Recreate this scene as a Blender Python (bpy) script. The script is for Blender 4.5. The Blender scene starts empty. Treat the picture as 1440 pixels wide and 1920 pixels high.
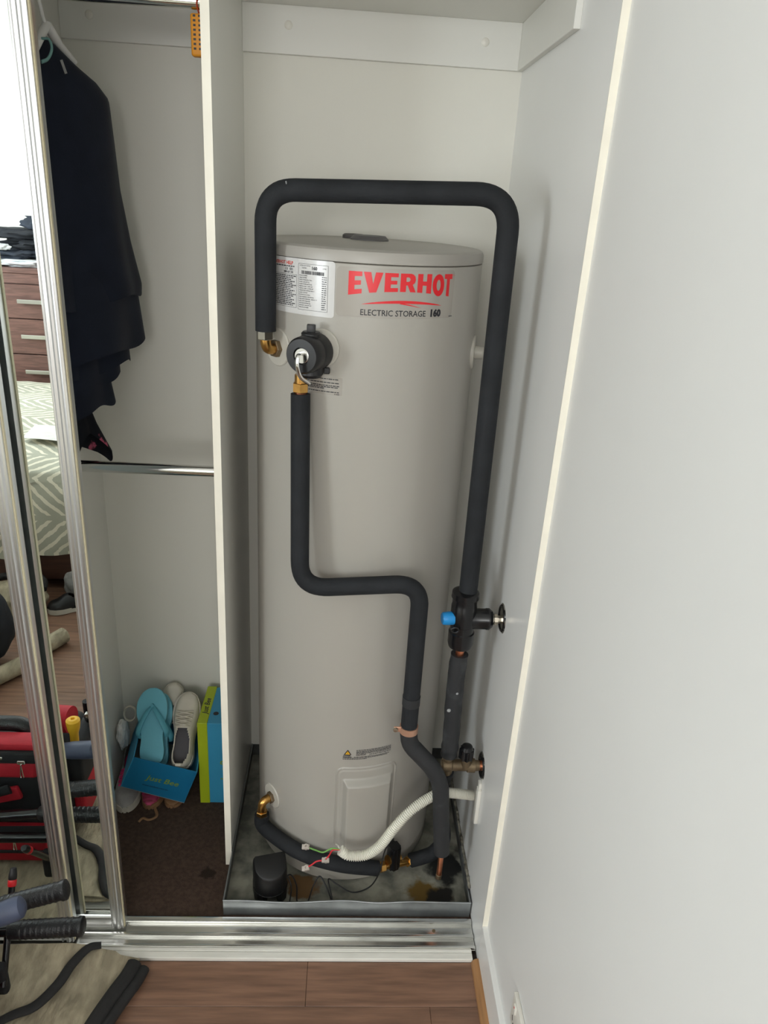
import bpy, bmesh, math, random
from mathutils import Vector, Matrix, noise
random.seed(7)
sc = bpy.context.scene
COL = sc.collection
PI = math.pi

# ---------------------------------------------------------------- camera
FPX = 1411.48
CAM = Vector((-0.3552, -1.1965, 1.6152))
_p, _y, _r = [math.radians(a) for a in (22.53, 3.5175, 3.588)]
_f = Vector((math.sin(_y)*math.cos(_p), math.cos(_y)*math.cos(_p), -math.sin(_p)))
_rt = Vector((math.cos(_y), -math.sin(_y), 0)); _up = _rt.cross(_f)
RT = _rt*math.cos(_r) + _up*math.sin(_r); UPV = -_rt*math.sin(_r) + _up*math.cos(_r)
cd = bpy.data.cameras.new('camera'); cam = bpy.data.objects.new('camera', cd); COL.objects.link(cam)
cd.sensor_fit = 'VERTICAL'; cd.sensor_height = 32; cd.lens = FPX*32/1920; cd.clip_start = 0.02
m = Matrix((RT, UPV, -_f)).transposed().to_4x4(); m.translation = CAM; cam.matrix_world = m
sc.camera = cam

# ---------------------------------------------------------------- light
sc.view_settings.view_transform = 'Standard'; sc.view_settings.look = 'None'
sc.view_settings.gamma = 1; sc.view_settings.use_curve_mapping = False
sc.view_settings.exposure = 0.15
sc.cycles.max_bounces = 20; sc.cycles.diffuse_bounces = 10; sc.cycles.glossy_bounces = 8
w = bpy.data.worlds.new('world'); sc.world = w; w.use_nodes = True
w.node_tree.nodes['Background'].inputs[0].default_value = (0.75, 0.85, 1, 1)
w.node_tree.nodes['Background'].inputs[1].default_value = 1.0
def area(name, loc, rot, sx, sy, power, col):
    l = bpy.data.lights.new(name, 'AREA'); l.shape = 'RECTANGLE'; l.size = sx; l.size_y = sy
    l.energy = power; l.color = col
    o = bpy.data.objects.new(name, l); COL.objects.link(o); o.location = loc; o.rotation_euler = rot
    return o
# daylight through the bedroom window in the left wall
wd = area('window_and_fill_light', (-3.17, -2.25, 1.55), (0, -PI/2, 0), 1.1, 0.85, 42, (0.90, 0.97, 1.0))
# added fill light for the closet, from an unseen window behind the camera
area('window_and_fill_light', (-.80, -3.53, 1.72), (PI/2, 0, 0), 1.2, 0.8, 26, (1.0, 0.985, 0.96))

# ---------------------------------------------------------------- pixel helpers (directions only; distance from a plane or cylinder)
def ray(px, py): return _f + RT*((px-720)/FPX) - UPV*((py-960)/FPX)
def U(px, py, **k):
    d = ray(px, py); (a, v), = k.items(); i = 'xyz'.index(a); return CAM + d*((v-CAM[i])/d[i])
TX, TY, TR = -0.3172, 0.438, 0.2315
def CY(px, py, r=TR):
    d = ray(px, py); ox, oy = CAM.x-TX, CAM.y-TY
    a = d.x*d.x+d.y*d.y; b = ox*d.x+oy*d.y; c = ox*ox+oy*oy-r*r
    q = b*b-a*c; t = (-b-math.sqrt(max(q, 0)))/a; return CAM + d*t
def TP(deg, z, r=TR): a = math.radians(deg); return Vector((TX+r*math.sin(a), TY-r*math.cos(a), z))

# ---------------------------------------------------------------- materials
def lin(c): return tuple((x/255/12.92 if x/255 <= .04045 else ((x/255+.055)/1.055)**2.4) for x in c)
MATS = {}
def M(name, col, rough=.5, metal=0, var=0, vs=8, bump=0, bs=60, spec=.5, coat=0, stretch=(1, 1, 1), col2=None, rnd=0, alpha=1, trans=0, sheen=0, lo=.35, hi=.65, bd=.002):
    m = bpy.data.materials.new(name); m.use_nodes = True; nt = m.node_tree; n = nt.nodes; L = nt.links
    b = n['Principled BSDF']; c = lin(col)
    b.inputs['Roughness'].default_value = rough; b.inputs['Metallic'].default_value = metal
    b.inputs['Specular IOR Level'].default_value = spec; b.inputs['Coat Weight'].default_value = coat
    b.inputs['Coat Roughness'].default_value = .08
    b.inputs['Transmission Weight'].default_value = trans; b.inputs['Alpha'].default_value = alpha
    b.inputs['Sheen Weight'].default_value = sheen
    tc = n.new('ShaderNodeTexCoord'); mp = n.new('ShaderNodeMapping'); mp.inputs['Scale'].default_value = stretch
    L.new(tc.outputs['Object'], mp.inputs[0])
    nz = n.new('ShaderNodeTexNoise'); nz.inputs['Scale'].default_value = vs; nz.inputs['Detail'].default_value = 5
    L.new(mp.outputs[0], nz.inputs[0])
    cr = n.new('ShaderNodeValToRGB'); cr.color_ramp.elements[0].position = lo; cr.color_ramp.elements[1].position = hi
    L.new(nz.outputs['Fac'], cr.inputs[0])
    if col2: a1, a2 = c, lin(col2)
    else: a1 = tuple(x*(1-var) for x in c); a2 = tuple(min(1, x*(1+var)) for x in c)
    cr.color_ramp.elements[0].color = (*a1, 1); cr.color_ramp.elements[1].color = (*a2, 1)
    out = cr.outputs[0]
    if rnd:
        oi = n.new('ShaderNodeObjectInfo'); mr = n.new('ShaderNodeMapRange'); mr.inputs[3].default_value = 1-rnd; mr.inputs[4].default_value = 1+rnd
        L.new(oi.outputs['Random'], mr.inputs[0]); hs = n.new('ShaderNodeHueSaturation'); L.new(mr.outputs[0], hs.inputs['Value']); L.new(out, hs.inputs['Color']); out = hs.outputs[0]
    L.new(out, b.inputs['Base Color'])
    if bump:
        n2 = n.new('ShaderNodeTexNoise'); n2.inputs['Scale'].default_value = bs; n2.inputs['Detail'].default_value = 3; L.new(mp.outputs[0], n2.inputs[0])
        bp = n.new('ShaderNodeBump'); bp.inputs['Strength'].default_value = bump; bp.inputs['Distance'].default_value = bd
        L.new(n2.outputs['Fac'], bp.inputs['Height']); L.new(bp.outputs[0], b.inputs['Normal'])
    MATS[name] = m; return m
M('wall', (240, 239, 235), .55, var=.015, vs=2, bump=.06, bs=180)
M('wall_side', (224, 224, 222), .5, var=.015, vs=2, bump=.06, bs=180)
M('wall_gloss', (230, 230, 228), .32, var=.015, vs=2, bump=.05, bs=8)
M('closet_wall', (224, 222, 213), .5, var=.015, vs=2, bump=.06, bs=180)
M('melamine', (223, 222, 216), .38, var=.012, vs=2, bump=.03, bs=200)
M('cream_edge', (246, 241, 226), .4, var=.03, vs=15)
M('ceil', (246, 246, 244), .7, var=.01)
M('plank', (126, 95, 77), .42, var=.22, vs=9, stretch=(.7, 9, 1), rnd=.10, bump=.15, bs=30)
M('slab', (70, 55, 45), .8, var=.1)
M('oak', (160, 118, 78), .45, var=.18, vs=14, stretch=(8, .6, 8))
M('carpet', (76, 62, 54), .95, var=.18, vs=110, bump=.9, bs=400, spec=.1)
M('alu', (226, 226, 226), .3, metal=1, var=.03, vs=20, stretch=(6, 6, .3))
M('alu_track', (222, 222, 218), .2, metal=1, var=.14, vs=14, stretch=(.5, 3, 3), bump=.05, bs=40)
M('sill_white', (232, 230, 222), .4, var=.06, vs=18, stretch=(.6, 3, 3))
M('mirror', (232, 238, 236), 0.0, metal=1)
M('glass_edge', (214, 224, 222), .5)
M('seal', (214, 204, 172), .5, var=.05)
M('tank', (168, 164, 156), .33, var=.012, vs=3, coat=.15)
M('tank_cap', (164, 160, 153), .36, var=.012, vs=3)
M('tank_base', (150, 145, 136), .45, var=.08, vs=10)
M('plug', (92, 90, 90), .5, var=.1)
M('film', (166, 161, 153), .22, var=.01, coat=.2)
M('label', (206, 205, 203), .25, var=.01, coat=.25)
M('red', (222, 40, 48), .3); M('ink', (38, 38, 44), .5); M('ink2', (66, 66, 70), .5); M('orange_red', (205, 62, 48), .4)
M('foam', (34, 36, 39), .78, var=.16, vs=18, bump=.22, bs=260, spec=.3)
M('foam_worn', (40, 41, 43), .7, col2=(72, 74, 76), vs=22, bump=.3, bs=150, lo=.55, hi=.8)
M('scuff', (150, 152, 152), .8, var=.2, vs=60)
M('brass', (196, 150, 84), .28, metal=1, var=.15, vs=40)
M('brass_dull', (120, 104, 82), .5, metal=.7, var=.25, vs=30)
M('copper', (208, 134, 100), .3, metal=1, var=.12, vs=40)
M('copper_clip', (205, 160, 135), .45, metal=.6, var=.1)
M('black_plastic', (22, 22, 24), .42, var=.08, bump=.05)
M('black_gloss', (20, 20, 22), .25, var=.05)
M('black_sensor', (9, 9, 10), .5)
M('chrome', (225, 225, 222), .12, metal=1)
M('nickel', (190, 182, 165), .28, metal=1, var=.1)
M('white_plastic', (226, 223, 214), .4, var=.02)
M('conduit', (226, 224, 212), .5, var=.05, vs=30)
M('escutcheon', (184, 180, 170), .4, var=.02)
M('blue_cap', (28, 140, 210), .4, var=.04)
M('galv', (98, 100, 98), .5, metal=.35, col2=(62, 64, 62), vs=9, bump=.15, bs=60)
M('galv_rim', (150, 154, 156), .33, metal=.8, var=.2, vs=14)
M('tray_floor', (92, 93, 86), .5, metal=.2, col2=(160, 158, 144), vs=18, bump=.4, bs=60)
M('rust', (128, 96, 44), .8, var=.35, vs=40); M('wetdark', (30, 29, 27), .35, var=.3, vs=30)
M('sealant', (150, 146, 132), .8, col2=(70, 66, 58), vs=70, bump=.6, bs=120)
M('wire_green', (110, 165, 80), .4); M('wire_red', (200, 40, 50), .4); M('clear_plastic', (205, 196, 186), .25, alpha=.75)
M('navy', (26, 31, 43), .9, var=.12, vs=20, bump=.2, bs=500, spec=.15, sheen=.1)
M('floral', (22, 24, 31), .85, var=.2, vs=20, spec=.2)
M('floral_pink', (196, 92, 120), .8, col2=(150, 60, 80), vs=60); M('floral_green', (96, 120, 84), .8)
M('teal', (110, 150, 146), .8, var=.08)
M('hanger', (212, 210, 206), .45)
M('orange', (240, 160, 40), .5, var=.05); M('red_cord', (190, 70, 40), .6)
M('box_blue', (58, 150, 190), .5, var=.03); M('box_deep', (24, 116, 160), .45, var=.04); M('box_lime', (170, 188, 30), .5, var=.03); M('box_print', (128, 158, 60), .6); M('box_in', (150, 150, 148), .7)
M('flip', (104, 178, 196), .6, var=.03, bump=.1, bs=300); M('flip_dark', (84, 160, 178), .6)
M('sneaker', (206, 200, 186), .65, var=.04, vs=20, bump=.1, bs=200); M('sole_white', (196, 190, 178), .6, var=.06)
M('insole', (88, 86, 90), .8); M('grey_mesh', (150, 148, 146), .8, var=.1, vs=60, bump=.3, bs=300)
M('pink', (214, 60, 120), .7, var=.1); M('pink_stripe', (190, 70, 112), .7, col2=(120, 40, 60), vs=40, stretch=(.4, 3, 3)); M('tan', (140, 104, 72), .7, var=.15, vs=20)
M('paper', (214, 212, 208), .8, var=.05, vs=30)
M('canvas', (160, 150, 128), .9, var=.24, vs=22, bump=.9, bs=26, bd=.012, stretch=(1.8, .8, 1), spec=.15)
M('binding', (34, 33, 33), .8, var=.15, vs=60, bump=.3, bs=200)
M('bag_red', (176, 22, 40), .7, var=.1, vs=30, bump=.25, bs=300); M('bag_black', (24, 25, 28), .75, var=.15, vs=30, bump=.3, bs=300)
M('grip', (26, 27, 29), .42, var=.15, vs=80, bump=.5, bs=350); M('grip_blue', (66, 74, 96), .55, var=.1)
M('yellow', (232, 178, 40), .4)
M('wood_dark', (112, 80, 72), .42, var=.22, vs=12, stretch=(1, 6, 9)); M('bed_wood', (74, 50, 40), .45, var=.25, vs=10, stretch=(.6, 5, 6))
M('steel', (200, 198, 190), .3, metal=.9, var=.05)
M('denim', (44, 50, 62), .85, var=.22, vs=18, bump=.3, bs=300); M('dark_cloth', (40, 42, 48), .85, var=.25, vs=22); M('white_cloth', (214, 216, 218), .85, var=.05, vs=20)
M('mattress', (190, 186, 176), .8)
M('backpack', (24, 27, 33), .8, var=.15)
# quilt print: chevron stripes in the cloth's own coordinates
def quilt_material():
    m = M('quilt', (128, 128, 112), .85); nt = m.node_tree; n = nt.nodes; L = nt.links; b = n['Principled BSDF']
    uv = n.new('ShaderNodeUVMap'); sx = n.new('ShaderNodeSeparateXYZ'); L.new(uv.outputs[0], sx.inputs[0])
    def mt(op, a, b_=None):
        q = n.new('ShaderNodeMath'); q.operation = op
        for i, v in enumerate((a, b_)):
            if v is None: continue
            if isinstance(v, (int, float)): q.inputs[i].default_value = v
            else: L.new(v, q.inputs[i])
        return q.outputs[0]
    nz = n.new('ShaderNodeTexNoise'); nz.inputs['Scale'].default_value = 26; L.new(uv.outputs[0], nz.inputs[0])
    x, y = sx.outputs[0], sx.outputs[1]
    tri = mt('ABSOLUTE', mt('SUBTRACT', mt('FRACT', mt('DIVIDE', y, .32)), .5))        # zigzag across the bed
    row = mt('FRACT', mt('ADD', mt('DIVIDE', mt('ADD', x, mt('MULTIPLY', tri, .36)), .058), mt('MULTIPLY', nz.outputs['Fac'], .5)))
    st = mt('LESS_THAN', row, .36)
    gap = mt('GREATER_THAN', tri, .035)
    st = mt('MULTIPLY', st, gap)
    mx = n.new('ShaderNodeMix'); mx.data_type = 'RGBA'; mx.inputs[6].default_value = (*lin((172, 172, 156)), 1); mx.inputs[7].default_value = (*lin((226, 220, 200)), 1)
    L.new(st, mx.inputs[0]); L.new(mx.outputs[2], b.inputs['Base Color'])
quilt_material()
def stain(mat, centre, rad, col, scale):
    nt = MATS[mat].node_tree; n = nt.nodes; L = nt.links; b = n['Principled BSDF']; src = b.inputs['Base Color'].links[0].from_socket
    tc = n.new('ShaderNodeTexCoord'); ds = n.new('ShaderNodeVectorMath'); ds.operation = 'DISTANCE'; L.new(tc.outputs['Object'], ds.inputs[0]); ds.inputs[1].default_value = centre
    z_ = n.new('ShaderNodeTexNoise'); z_.inputs['Scale'].default_value = scale; z_.inputs['Detail'].default_value = 4; L.new(tc.outputs['Object'], z_.inputs[0])
    ad = n.new('ShaderNodeMath'); ad.operation = 'MULTIPLY_ADD'; L.new(z_.outputs['Fac'], ad.inputs[0]); ad.inputs[1].default_value = rad*1.9; L.new(ds.outputs['Value'], ad.inputs[2])
    mr = n.new('ShaderNodeMapRange'); mr.inputs[1].default_value = rad*2.0; mr.inputs[2].default_value = rad*1.65; mr.inputs[3].default_value = 0; mr.inputs[4].default_value = 1; L.new(ad.outputs[0], mr.inputs[0])
    mx = n.new('ShaderNodeMix'); mx.data_type = 'RGBA'; L.new(mr.outputs[0], mx.inputs[0]); L.new(src, mx.inputs[6]); mx.inputs[7].default_value = (*lin(col), 1); L.new(mx.outputs[2], b.inputs['Base Color'])
stain('tray_floor', (-.105, .170, .013), .050, (112, 88, 42), 30)
stain('tray_floor', (-.075, .155, .013), .042, (34, 32, 29), 24)
stain('tray_floor', (-.045, .270, .013), .060, (30, 31, 30), 22)
stain('tray_floor', (-.42, .190, .013), .045, (104, 78, 48), 34)
stain('carpet', (-.66, .235, .006), .020, (50, 41, 36), 60)

# ---------------------------------------------------------------- object helpers
def thing(name, label, cat, loc=(0, 0, 0), group=None):
    o = bpy.data.objects.new(name, None); o.empty_display_size = .05; COL.objects.link(o); o.location = loc
    o['label'] = label; o['category'] = cat
    if group: o['group'] = group
    return o
def wl(o):
    v = Vector((0, 0, 0))
    while o: v += o.location; o = o.parent
    return v
def add(name, geo, mat, parent=None, smooth=None, label=None, cat=None, kind=None, group=None):
    """link one mesh object; geometry is given in world coordinates"""
    if isinstance(geo, bmesh.types.BMesh):
        me = bpy.data.meshes.new(name); geo.to_mesh(me); geo.free()
    else:
        me = bpy.data.meshes.new(name); me.from_pydata([tuple(v) for v in geo[0]], [], geo[1])
    bm = bmesh.new(); bm.from_mesh(me); bmesh.ops.recalc_face_normals(bm, faces=bm.faces); bm.to_mesh(me); bm.free()
    if smooth is not None:
        me.polygons.foreach_set('use_smooth', [True]*len(me.polygons)); me.set_sharp_from_angle(angle=math.radians(smooth))
    me.materials.append(MATS[mat])
    o = bpy.data.objects.new(name, me); COL.objects.link(o)
    org = Vector((0, 0, 0))
    if parent is not None:
        o.parent = parent; org = wl(parent)
        o.matrix_parent_inverse = Matrix.Translation(-org) if parent.type == 'EMPTY' else Matrix.Identity(4)
    if label: o['label'] = label
    if cat: o['category'] = cat
    if kind: o['kind'] = kind
    if group: o['group'] = group
    return o
def box(x0, x1, y0, y1, z0, z1, bev=0, seg=2, mat4=None):
    bm = bmesh.new(); bmesh.ops.create_cube(bm, size=1)
    for v in bm.verts: v.co = Vector((x0+(v.co.x+.5)*(x1-x0), y0+(v.co.y+.5)*(y1-y0), z0+(v.co.z+.5)*(z1-z0)))
    if bev: bmesh.ops.bevel(bm, geom=bm.edges[:], offset=bev, segments=seg, profile=.5, affect='EDGES')
    if mat4 is not None: bmesh.ops.transform(bm, matrix=mat4, verts=bm.verts)
    return bm
def joinbm(*bms):
    out = bmesh.new()
    for b in bms:
        me = bpy.data.meshes.new('t'); b.to_mesh(me); b.free(); out.from_mesh(me); bpy.data.meshes.remove(me)
    return out
def geo_bm(g):
    bm = bmesh.new(); vs = [bm.verts.new(v) for v in g[0]]
    for f in g[1]:
        try: bm.faces.new([vs[i] for i in f])
        except ValueError: pass
    return bm
def fillet(pts, r, n=8):
    pts = [Vector(p) for p in pts]; out = [pts[0]]
    for i in range(1, len(pts)-1):
        a, b, c = pts[i-1], pts[i], pts[i+1]; rr = r[i-1] if isinstance(r, (list, tuple)) else r
        d1, d2 = (a-b), (c-b); rr = min(rr, d1.length*.48, d2.length*.48); d1.normalize(); d2.normalize()
        p, q = b+d1*rr, b+d2*rr
        for k in range(n+1):
            t = k/n; out.append((1-t)**2*p + 2*t*(1-t)*b + t*t*q)
    out.append(pts[-1]); return out
def spline(pts, n=8):
    pts = [Vector(p) for p in pts]; P = [pts[0]*2-pts[1]] + pts + [pts[-1]*2-pts[-2]]; out = []
    for i in range(1, len(P)-2):
        a, b, c, d = P[i-1:i+3]
        for k in range(n):
            t = k/n; out.append(.5*((2*b)+(c-a)*t+(2*a-5*b+4*c-d)*t*t+(3*b-a-3*c+d)*t**3))
    out.append(pts[-1]); return out
def tube(path, r, seg=14, cap=True, flat=1.0, upv=None):
    path = [Vector(p) for p in path]; n = len(path); V = []; F = []
    t0 = (path[1]-path[0]).normalized()
    nrm = (upv or (Vector((0, 0, 1)) if abs(t0.z) < .9 else Vector((1, 0, 0)))); nrm = (nrm - t0*nrm.dot(t0)).normalized()
    for i, p in enumerate(path):
        t = (path[min(i+1, n-1)]-path[max(i-1, 0)]).normalized()
        nrm = (nrm-t*nrm.dot(t)).normalized(); b = t.cross(nrm); rr = r[i] if isinstance(r, (list, tuple)) else r
        for k in range(seg):
            a = 2*PI*k/seg; V.append(p + (nrm*math.cos(a)*flat + b*math.sin(a))*rr)
    for i in range(n-1):
        for k in range(seg):
            F.append((i*seg+k, i*seg+(k+1) % seg, (i+1)*seg+(k+1) % seg, (i+1)*seg+k))
    if cap: F.append(tuple(range(seg))); F.append(tuple((n-1)*seg+k for k in range(seg)))
    return V, F
def resample(path, step):
    out = [path[0]]; acc = 0
    for a, b in zip(path, path[1:]):
        L = (b-a).length; s = step-acc
        while s <= L: out.append(a.lerp(b, s/L)); s += step
        acc = (acc+L) % step
    return out
def lathe(prof, origin, axis=(0, 0, 1), seg=32):
    """prof: (radius, height along axis)"""
    ax = Vector(axis).normalized(); o = Vector(origin)
    u = ax.cross(Vector((0, 0, 1)) if abs(ax.z) < .9 else Vector((1, 0, 0))).normalized(); v = ax.cross(u); V = []; F = []
    for r, h in prof:
        for k in range(seg):
            a = 2*PI*k/seg; V.append(o+ax*h+(u*math.cos(a)+v*math.sin(a))*r)
    for i in range(len(prof)-1):
        for k in range(seg): F.append((i*seg+k, i*seg+(k+1) % seg, (i+1)*seg+(k+1) % seg, (i+1)*seg+k))
    if prof[0][0] > 1e-5: F.append(tuple(range(seg)))
    if prof[-1][0] > 1e-5: F.append(tuple((len(prof)-1)*seg+k for k in range(seg)))
    return V, F
def rod(a, b, r, seg=16, bev=0):
    a, b = Vector(a), Vector(b); L = (b-a).length
    pr = [(r, 0), (r, L)] if not bev else [(r-bev, 0), (r, bev), (r, L-bev), (r-bev, L)]
    return lathe(pr, a, b-a, seg)
def hexnut(a, b, r): return rod(a, b, r, 6, r*.08)
def prism(poly, z0, z1, mat4=None):
    n = len(poly); V = [Vector((x, y, z0)) for x, y in poly]+[Vector((x, y, z1)) for x, y in poly]
    F = [tuple(range(n))[::-1], tuple(range(n, 2*n))]+[(i, (i+1) % n, n+(i+1) % n, n+i) for i in range(n)]
    if mat4 is not None: V = [mat4 @ v for v in V]
    return V, F
def grid(nu, nv, fn):
    V = [fn(i/nu, j/nv) for j in range(nv+1) for i in range(nu+1)]
    F = [(j*(nu+1)+i, j*(nu+1)+i+1, (j+1)*(nu+1)+i+1, (j+1)*(nu+1)+i) for j in range(nv) for i in range(nu)]
    return V, F
def sheet(nu, nv, fn, th):
    """grid with thickness"""
    bm = geo_bm(grid(nu, nv, fn)); bmesh.ops.recalc_face_normals(bm, faces=bm.faces)
    bmesh.ops.solidify(bm, geom=bm.faces[:], thickness=th); return bm
def frame_mat(o, xdir, up):
    x = Vector(xdir).normalized(); z = Vector(up); z = (z-x*z.dot(x)).normalized(); y = z.cross(x)
    m = Matrix((x, y, z)).transposed().to_4x4(); m.translation = Vector(o); return m
def nz(v, s=1.0): return noise.noise(Vector(v)*s)

# ---- lettering: flat text turned into thin mesh
def text_bm(s, size, bold=0, shear=0, align='LEFT', res=2):
    c = bpy.data.curves.new('t', 'FONT'); c.body = s; c.size = size; c.offset = bold; c.shear = shear; c.align_x = align; c.resolution_u = res
    o = bpy.data.objects.new('t', c); COL.objects.link(o); dg = bpy.context.evaluated_depsgraph_get(); dg.update()
    me = bpy.data.meshes.new_from_object(o.evaluated_get(dg)); bm = bmesh.new(); bm.from_mesh(me)
    bpy.data.objects.remove(o); bpy.data.curves.remove(c); bpy.data.meshes.remove(me); return bm
def polys_bm(polys):
    bm = bmesh.new()
    for p in polys: bm.faces.new([bm.verts.new((x, y, 0)) for x, y in p])
    bm.normal_update(); bmesh.ops.triangulate(bm, faces=bm.faces[:]); return bm
def wrap_tank(bm, deg0, z0, r, tilt=0, step=.006):
    """bend a flat drawing (metres, x right, y up) round the tank; origin at angle deg0, height z0"""
    xs = [v.co.x for v in bm.verts]; x = min(xs)+step
    while x < max(xs):
        bmesh.ops.bisect_plane(bm, geom=bm.verts[:]+bm.edges[:]+bm.faces[:], plane_co=(x, 0, 0), plane_no=(1, 0, 0)); x += step
    for v in bm.verts:
        a = math.radians(deg0)+v.co.x/TR; v.co = Vector((TX+r*math.sin(a), TY-r*math.cos(a), z0+v.co.y+tilt*v.co.x))
    return bm
def move(bm, dx, dy, sx=1, sy=1):
    for v in bm.verts: v.co.x = v.co.x*sx+dx; v.co.y = v.co.y*sy+dy
    return bm
def rect(x0, y0, x1, y1): return [(x0, y0), (x1, y0), (x1, y1), (x0, y1)]
def rrect(x0, y0, x1, y1, r, n=5):
    out = []
    for cx, cy, a0 in ((x1-r, y1-r, 0), (x0+r, y1-r, 90), (x0+r, y0+r, 180), (x1-r, y0+r, 270)):
        for k in range(n+1): a = math.radians(a0+90*k/n); out.append((cx+r*math.cos(a), cy+r*math.sin(a)))
    return out
def greek(x0, x1, y, h, seed):
    """a line of print too small to read: word-like dashes"""
    rnd = random.Random(seed); out = []; x = x0
    while x < x1-h:
        wd = min(rnd.uniform(1.2, 5)*h, x1-x); out.append(rect(x, y, x+wd, y+h)); x += wd+h*.7
    return out

S = 'structure'
# ================================================================ SETTING
YB = 0.672; XP = -0.602; XPL = -0.617; XL = -0.978; RX0 = -3.2; RY0 = -3.55; CZ = 2.4
fl = add('floor', box(RX0, .05, RY0, YB+.05, -.06, -.009), 'slab', kind=S, label='brown timber laminate bedroom floor')
pw, yy, row = .1035, -.001, 0
offs = [-.3912, -.1209, -.9, -.62, -.25, -.75]
while yy > RY0+.01:
    y1 = yy; y0 = max(RY0, yy-pw); x = offs[row % 6]+.0
    cuts = [.0]; c = x
    while c > RX0: cuts.append(c); c -= 1.2
    cuts.append(RX0)
    for a, b in zip(cuts, cuts[1:]):
        if a-b > .02: add('plank', box(b+.0004, a-.0004, y0+.0004, y1-.0004, -.009, 0, .0006, 1), 'plank', fl)
    yy -= pw; row += 1
add('floor_carpet', box(-1.95, .0, .104, YB, -.02, .006), 'carpet', kind=S, label='dark brown carpet inside the wardrobe')
add('wall_closet_back', box(-1.95, .03, YB, YB+.08, -.02, CZ), 'closet_wall', kind=S)
add('wall_closet_right', box(0, .012, .0048, YB, -.0, CZ), 'wall_gloss', kind=S, label='white wardrobe side panel at the right of the tank')
add('trim_1', box(0, .0122, .0040, .0052, .1106, CZ), 'cream_edge', kind=S, label='cream front edge of the wardrobe side panel')
add('wall_closet_left', box(XL-.016, XL, .135, YB, .0, 1.98), 'melamine', kind=S)
add('wall_partition', box(XPL, XP, .2625, YB, .003, 1.976), 'melamine', kind=S, label='white upright partition between the clothes and the tank')
add('trim_2', box(XPL-.0002, XP+.0002, .2612, .2627, .003, 1.976), 'cream_edge', kind=S, label='cream front edge of the partition')
add('wall_right', box(.012, .09, RY0, .0048, -.05, CZ), 'wall_side', kind=S)
VX0, VX1, VZ0, VZ1 = -1.45, -.15, 1.27, 2.17
add('wall_far', joinbm(box(RX0, VX0, RY0-.08, RY0, -.05, CZ), box(VX1, .09, RY0-.08, RY0, -.05, CZ), box(VX0, VX1, RY0-.08, RY0, -.05, VZ0), box(VX0, VX1, RY0-.08, RY0, VZ1, CZ)), 'wall', kind=S)
w2 = thing('added_window', 'added white framed window in the far wall, for fill light', 'window', (-.8, RY0-.04, VZ0)); del w2['category']; w2['kind'] = S  # unseen window, added to house the fill light behind the camera
add('window_frame', joinbm(box(VX0, VX0+.045, RY0-.07, RY0-.02, VZ0, VZ1), box(VX1-.045, VX1, RY0-.07, RY0-.02, VZ0, VZ1), box(VX0, VX1, RY0-.07, RY0-.02, VZ0, VZ0+.045), box(VX0, VX1, RY0-.07, RY0-.02, VZ1-.045, VZ1)), 'white_plastic', w2)
add('window_sill', box(VX0-.03, VX1+.03, RY0-.08, RY0+.03, VZ0-.03, VZ0), 'white_plastic', w2)
WY0, WY1, WZ0, WZ1 = -2.72, -1.78, .95, 2.15
wall_l = joinbm(box(RX0-.1, RX0, RY0, WY0, -.05, CZ), box(RX0-.1, RX0, WY1, .12, -.05, CZ), box(RX0-.1, RX0, WY0, WY1, -.05, WZ0), box(RX0-.1, RX0, WY0, WY1, WZ1, CZ))
add('wall_left', wall_l, 'wall', kind=S)
win = thing('window_1', 'white framed bedroom window in the left wall', 'window', (RX0-.05, -2.25, WZ0)); del win['category']; win['kind'] = S
add('window_frame', joinbm(box(RX0-.08, RX0-.03, WY0, WY0+.045, WZ0, WZ1), box(RX0-.08, RX0-.03, WY1-.045, WY1, WZ0, WZ1), box(RX0-.08, RX0-.03, WY0, WY1, WZ0, WZ0+.045), box(RX0-.08, RX0-.03, WY0, WY1, WZ1-.045, WZ1)), 'white_plastic', win)
add('window_sill', box(RX0-.1, RX0+.03, WY0-.03, WY1+.03, WZ0-.03, WZ0), 'white_plastic', win)
add('wall_front', box(RX0, -1.9, .0, .12, -.05, CZ), 'wall', kind=S)
add('wall_header', box(-1.9, 0, .0, .12, 2.07, CZ), 'wall', kind=S)
add('ceiling', box(RX0-.1, .1, RY0-.1, YB+.1, CZ, CZ+.08), 'ceil', kind=S)
# skirting and timber bead of the right wall
add('baseboard_right', box(.0, .0125, RY0, .0045, .0, .1106, .0008, 1), 'wall_gloss', kind=S, label='white skirting board along the right wall')
bead = grid(1, 6, lambda u, v: Vector((-.016*math.cos(v*PI/2), -3.5+3.497*u, .016*math.sin(v*PI/2))))
bm = geo_bm(bead); bmesh.ops.contextual_create(bm, geom=[v for v in bm.verts])
add('trim_3', geo_bm((bead[0]+[Vector((0, -3.5, 0)), Vector((0, -.003, 0))], bead[1]+[(0, 1, 15, 14), (12, 13, 15, 14)])), 'oak', kind=S, smooth=40, label='brown timber bead between floor and skirting')
bm.free()
# white sill lip and aluminium track
sill = add('trim_4', joinbm(box(-1.9, -.012, -.0015, .0155, 0, .0105, .0015, 2), box(-1.9, -.012, .0165, .0245, 0, .0105, .0008, 1)), 'sill_white', kind=S, label='white sill lip in front of the sliding track')
tr = thing('sliding_track', 'scuffed aluminium double track for the sliding mirror doors', 'track', (-.95, .06, 0))
add('track_base', box(-1.9, -.002, .024, .106, -.004, .006), 'alu_track', tr)
for a, b, z in ((.0248, .0315, .0135), (.052, .0605, .0145), (.0885, .1015, .0155)):
    add('rib', box(-1.9, -.002, a, b, .003, z, .0018, 2), 'alu_track', tr, smooth=40)
add('screw', lathe([(.004, 0), (.004, .001), (.001, .0018)], (-.095, .075, .006)), 'brass_dull', tr)
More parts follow.
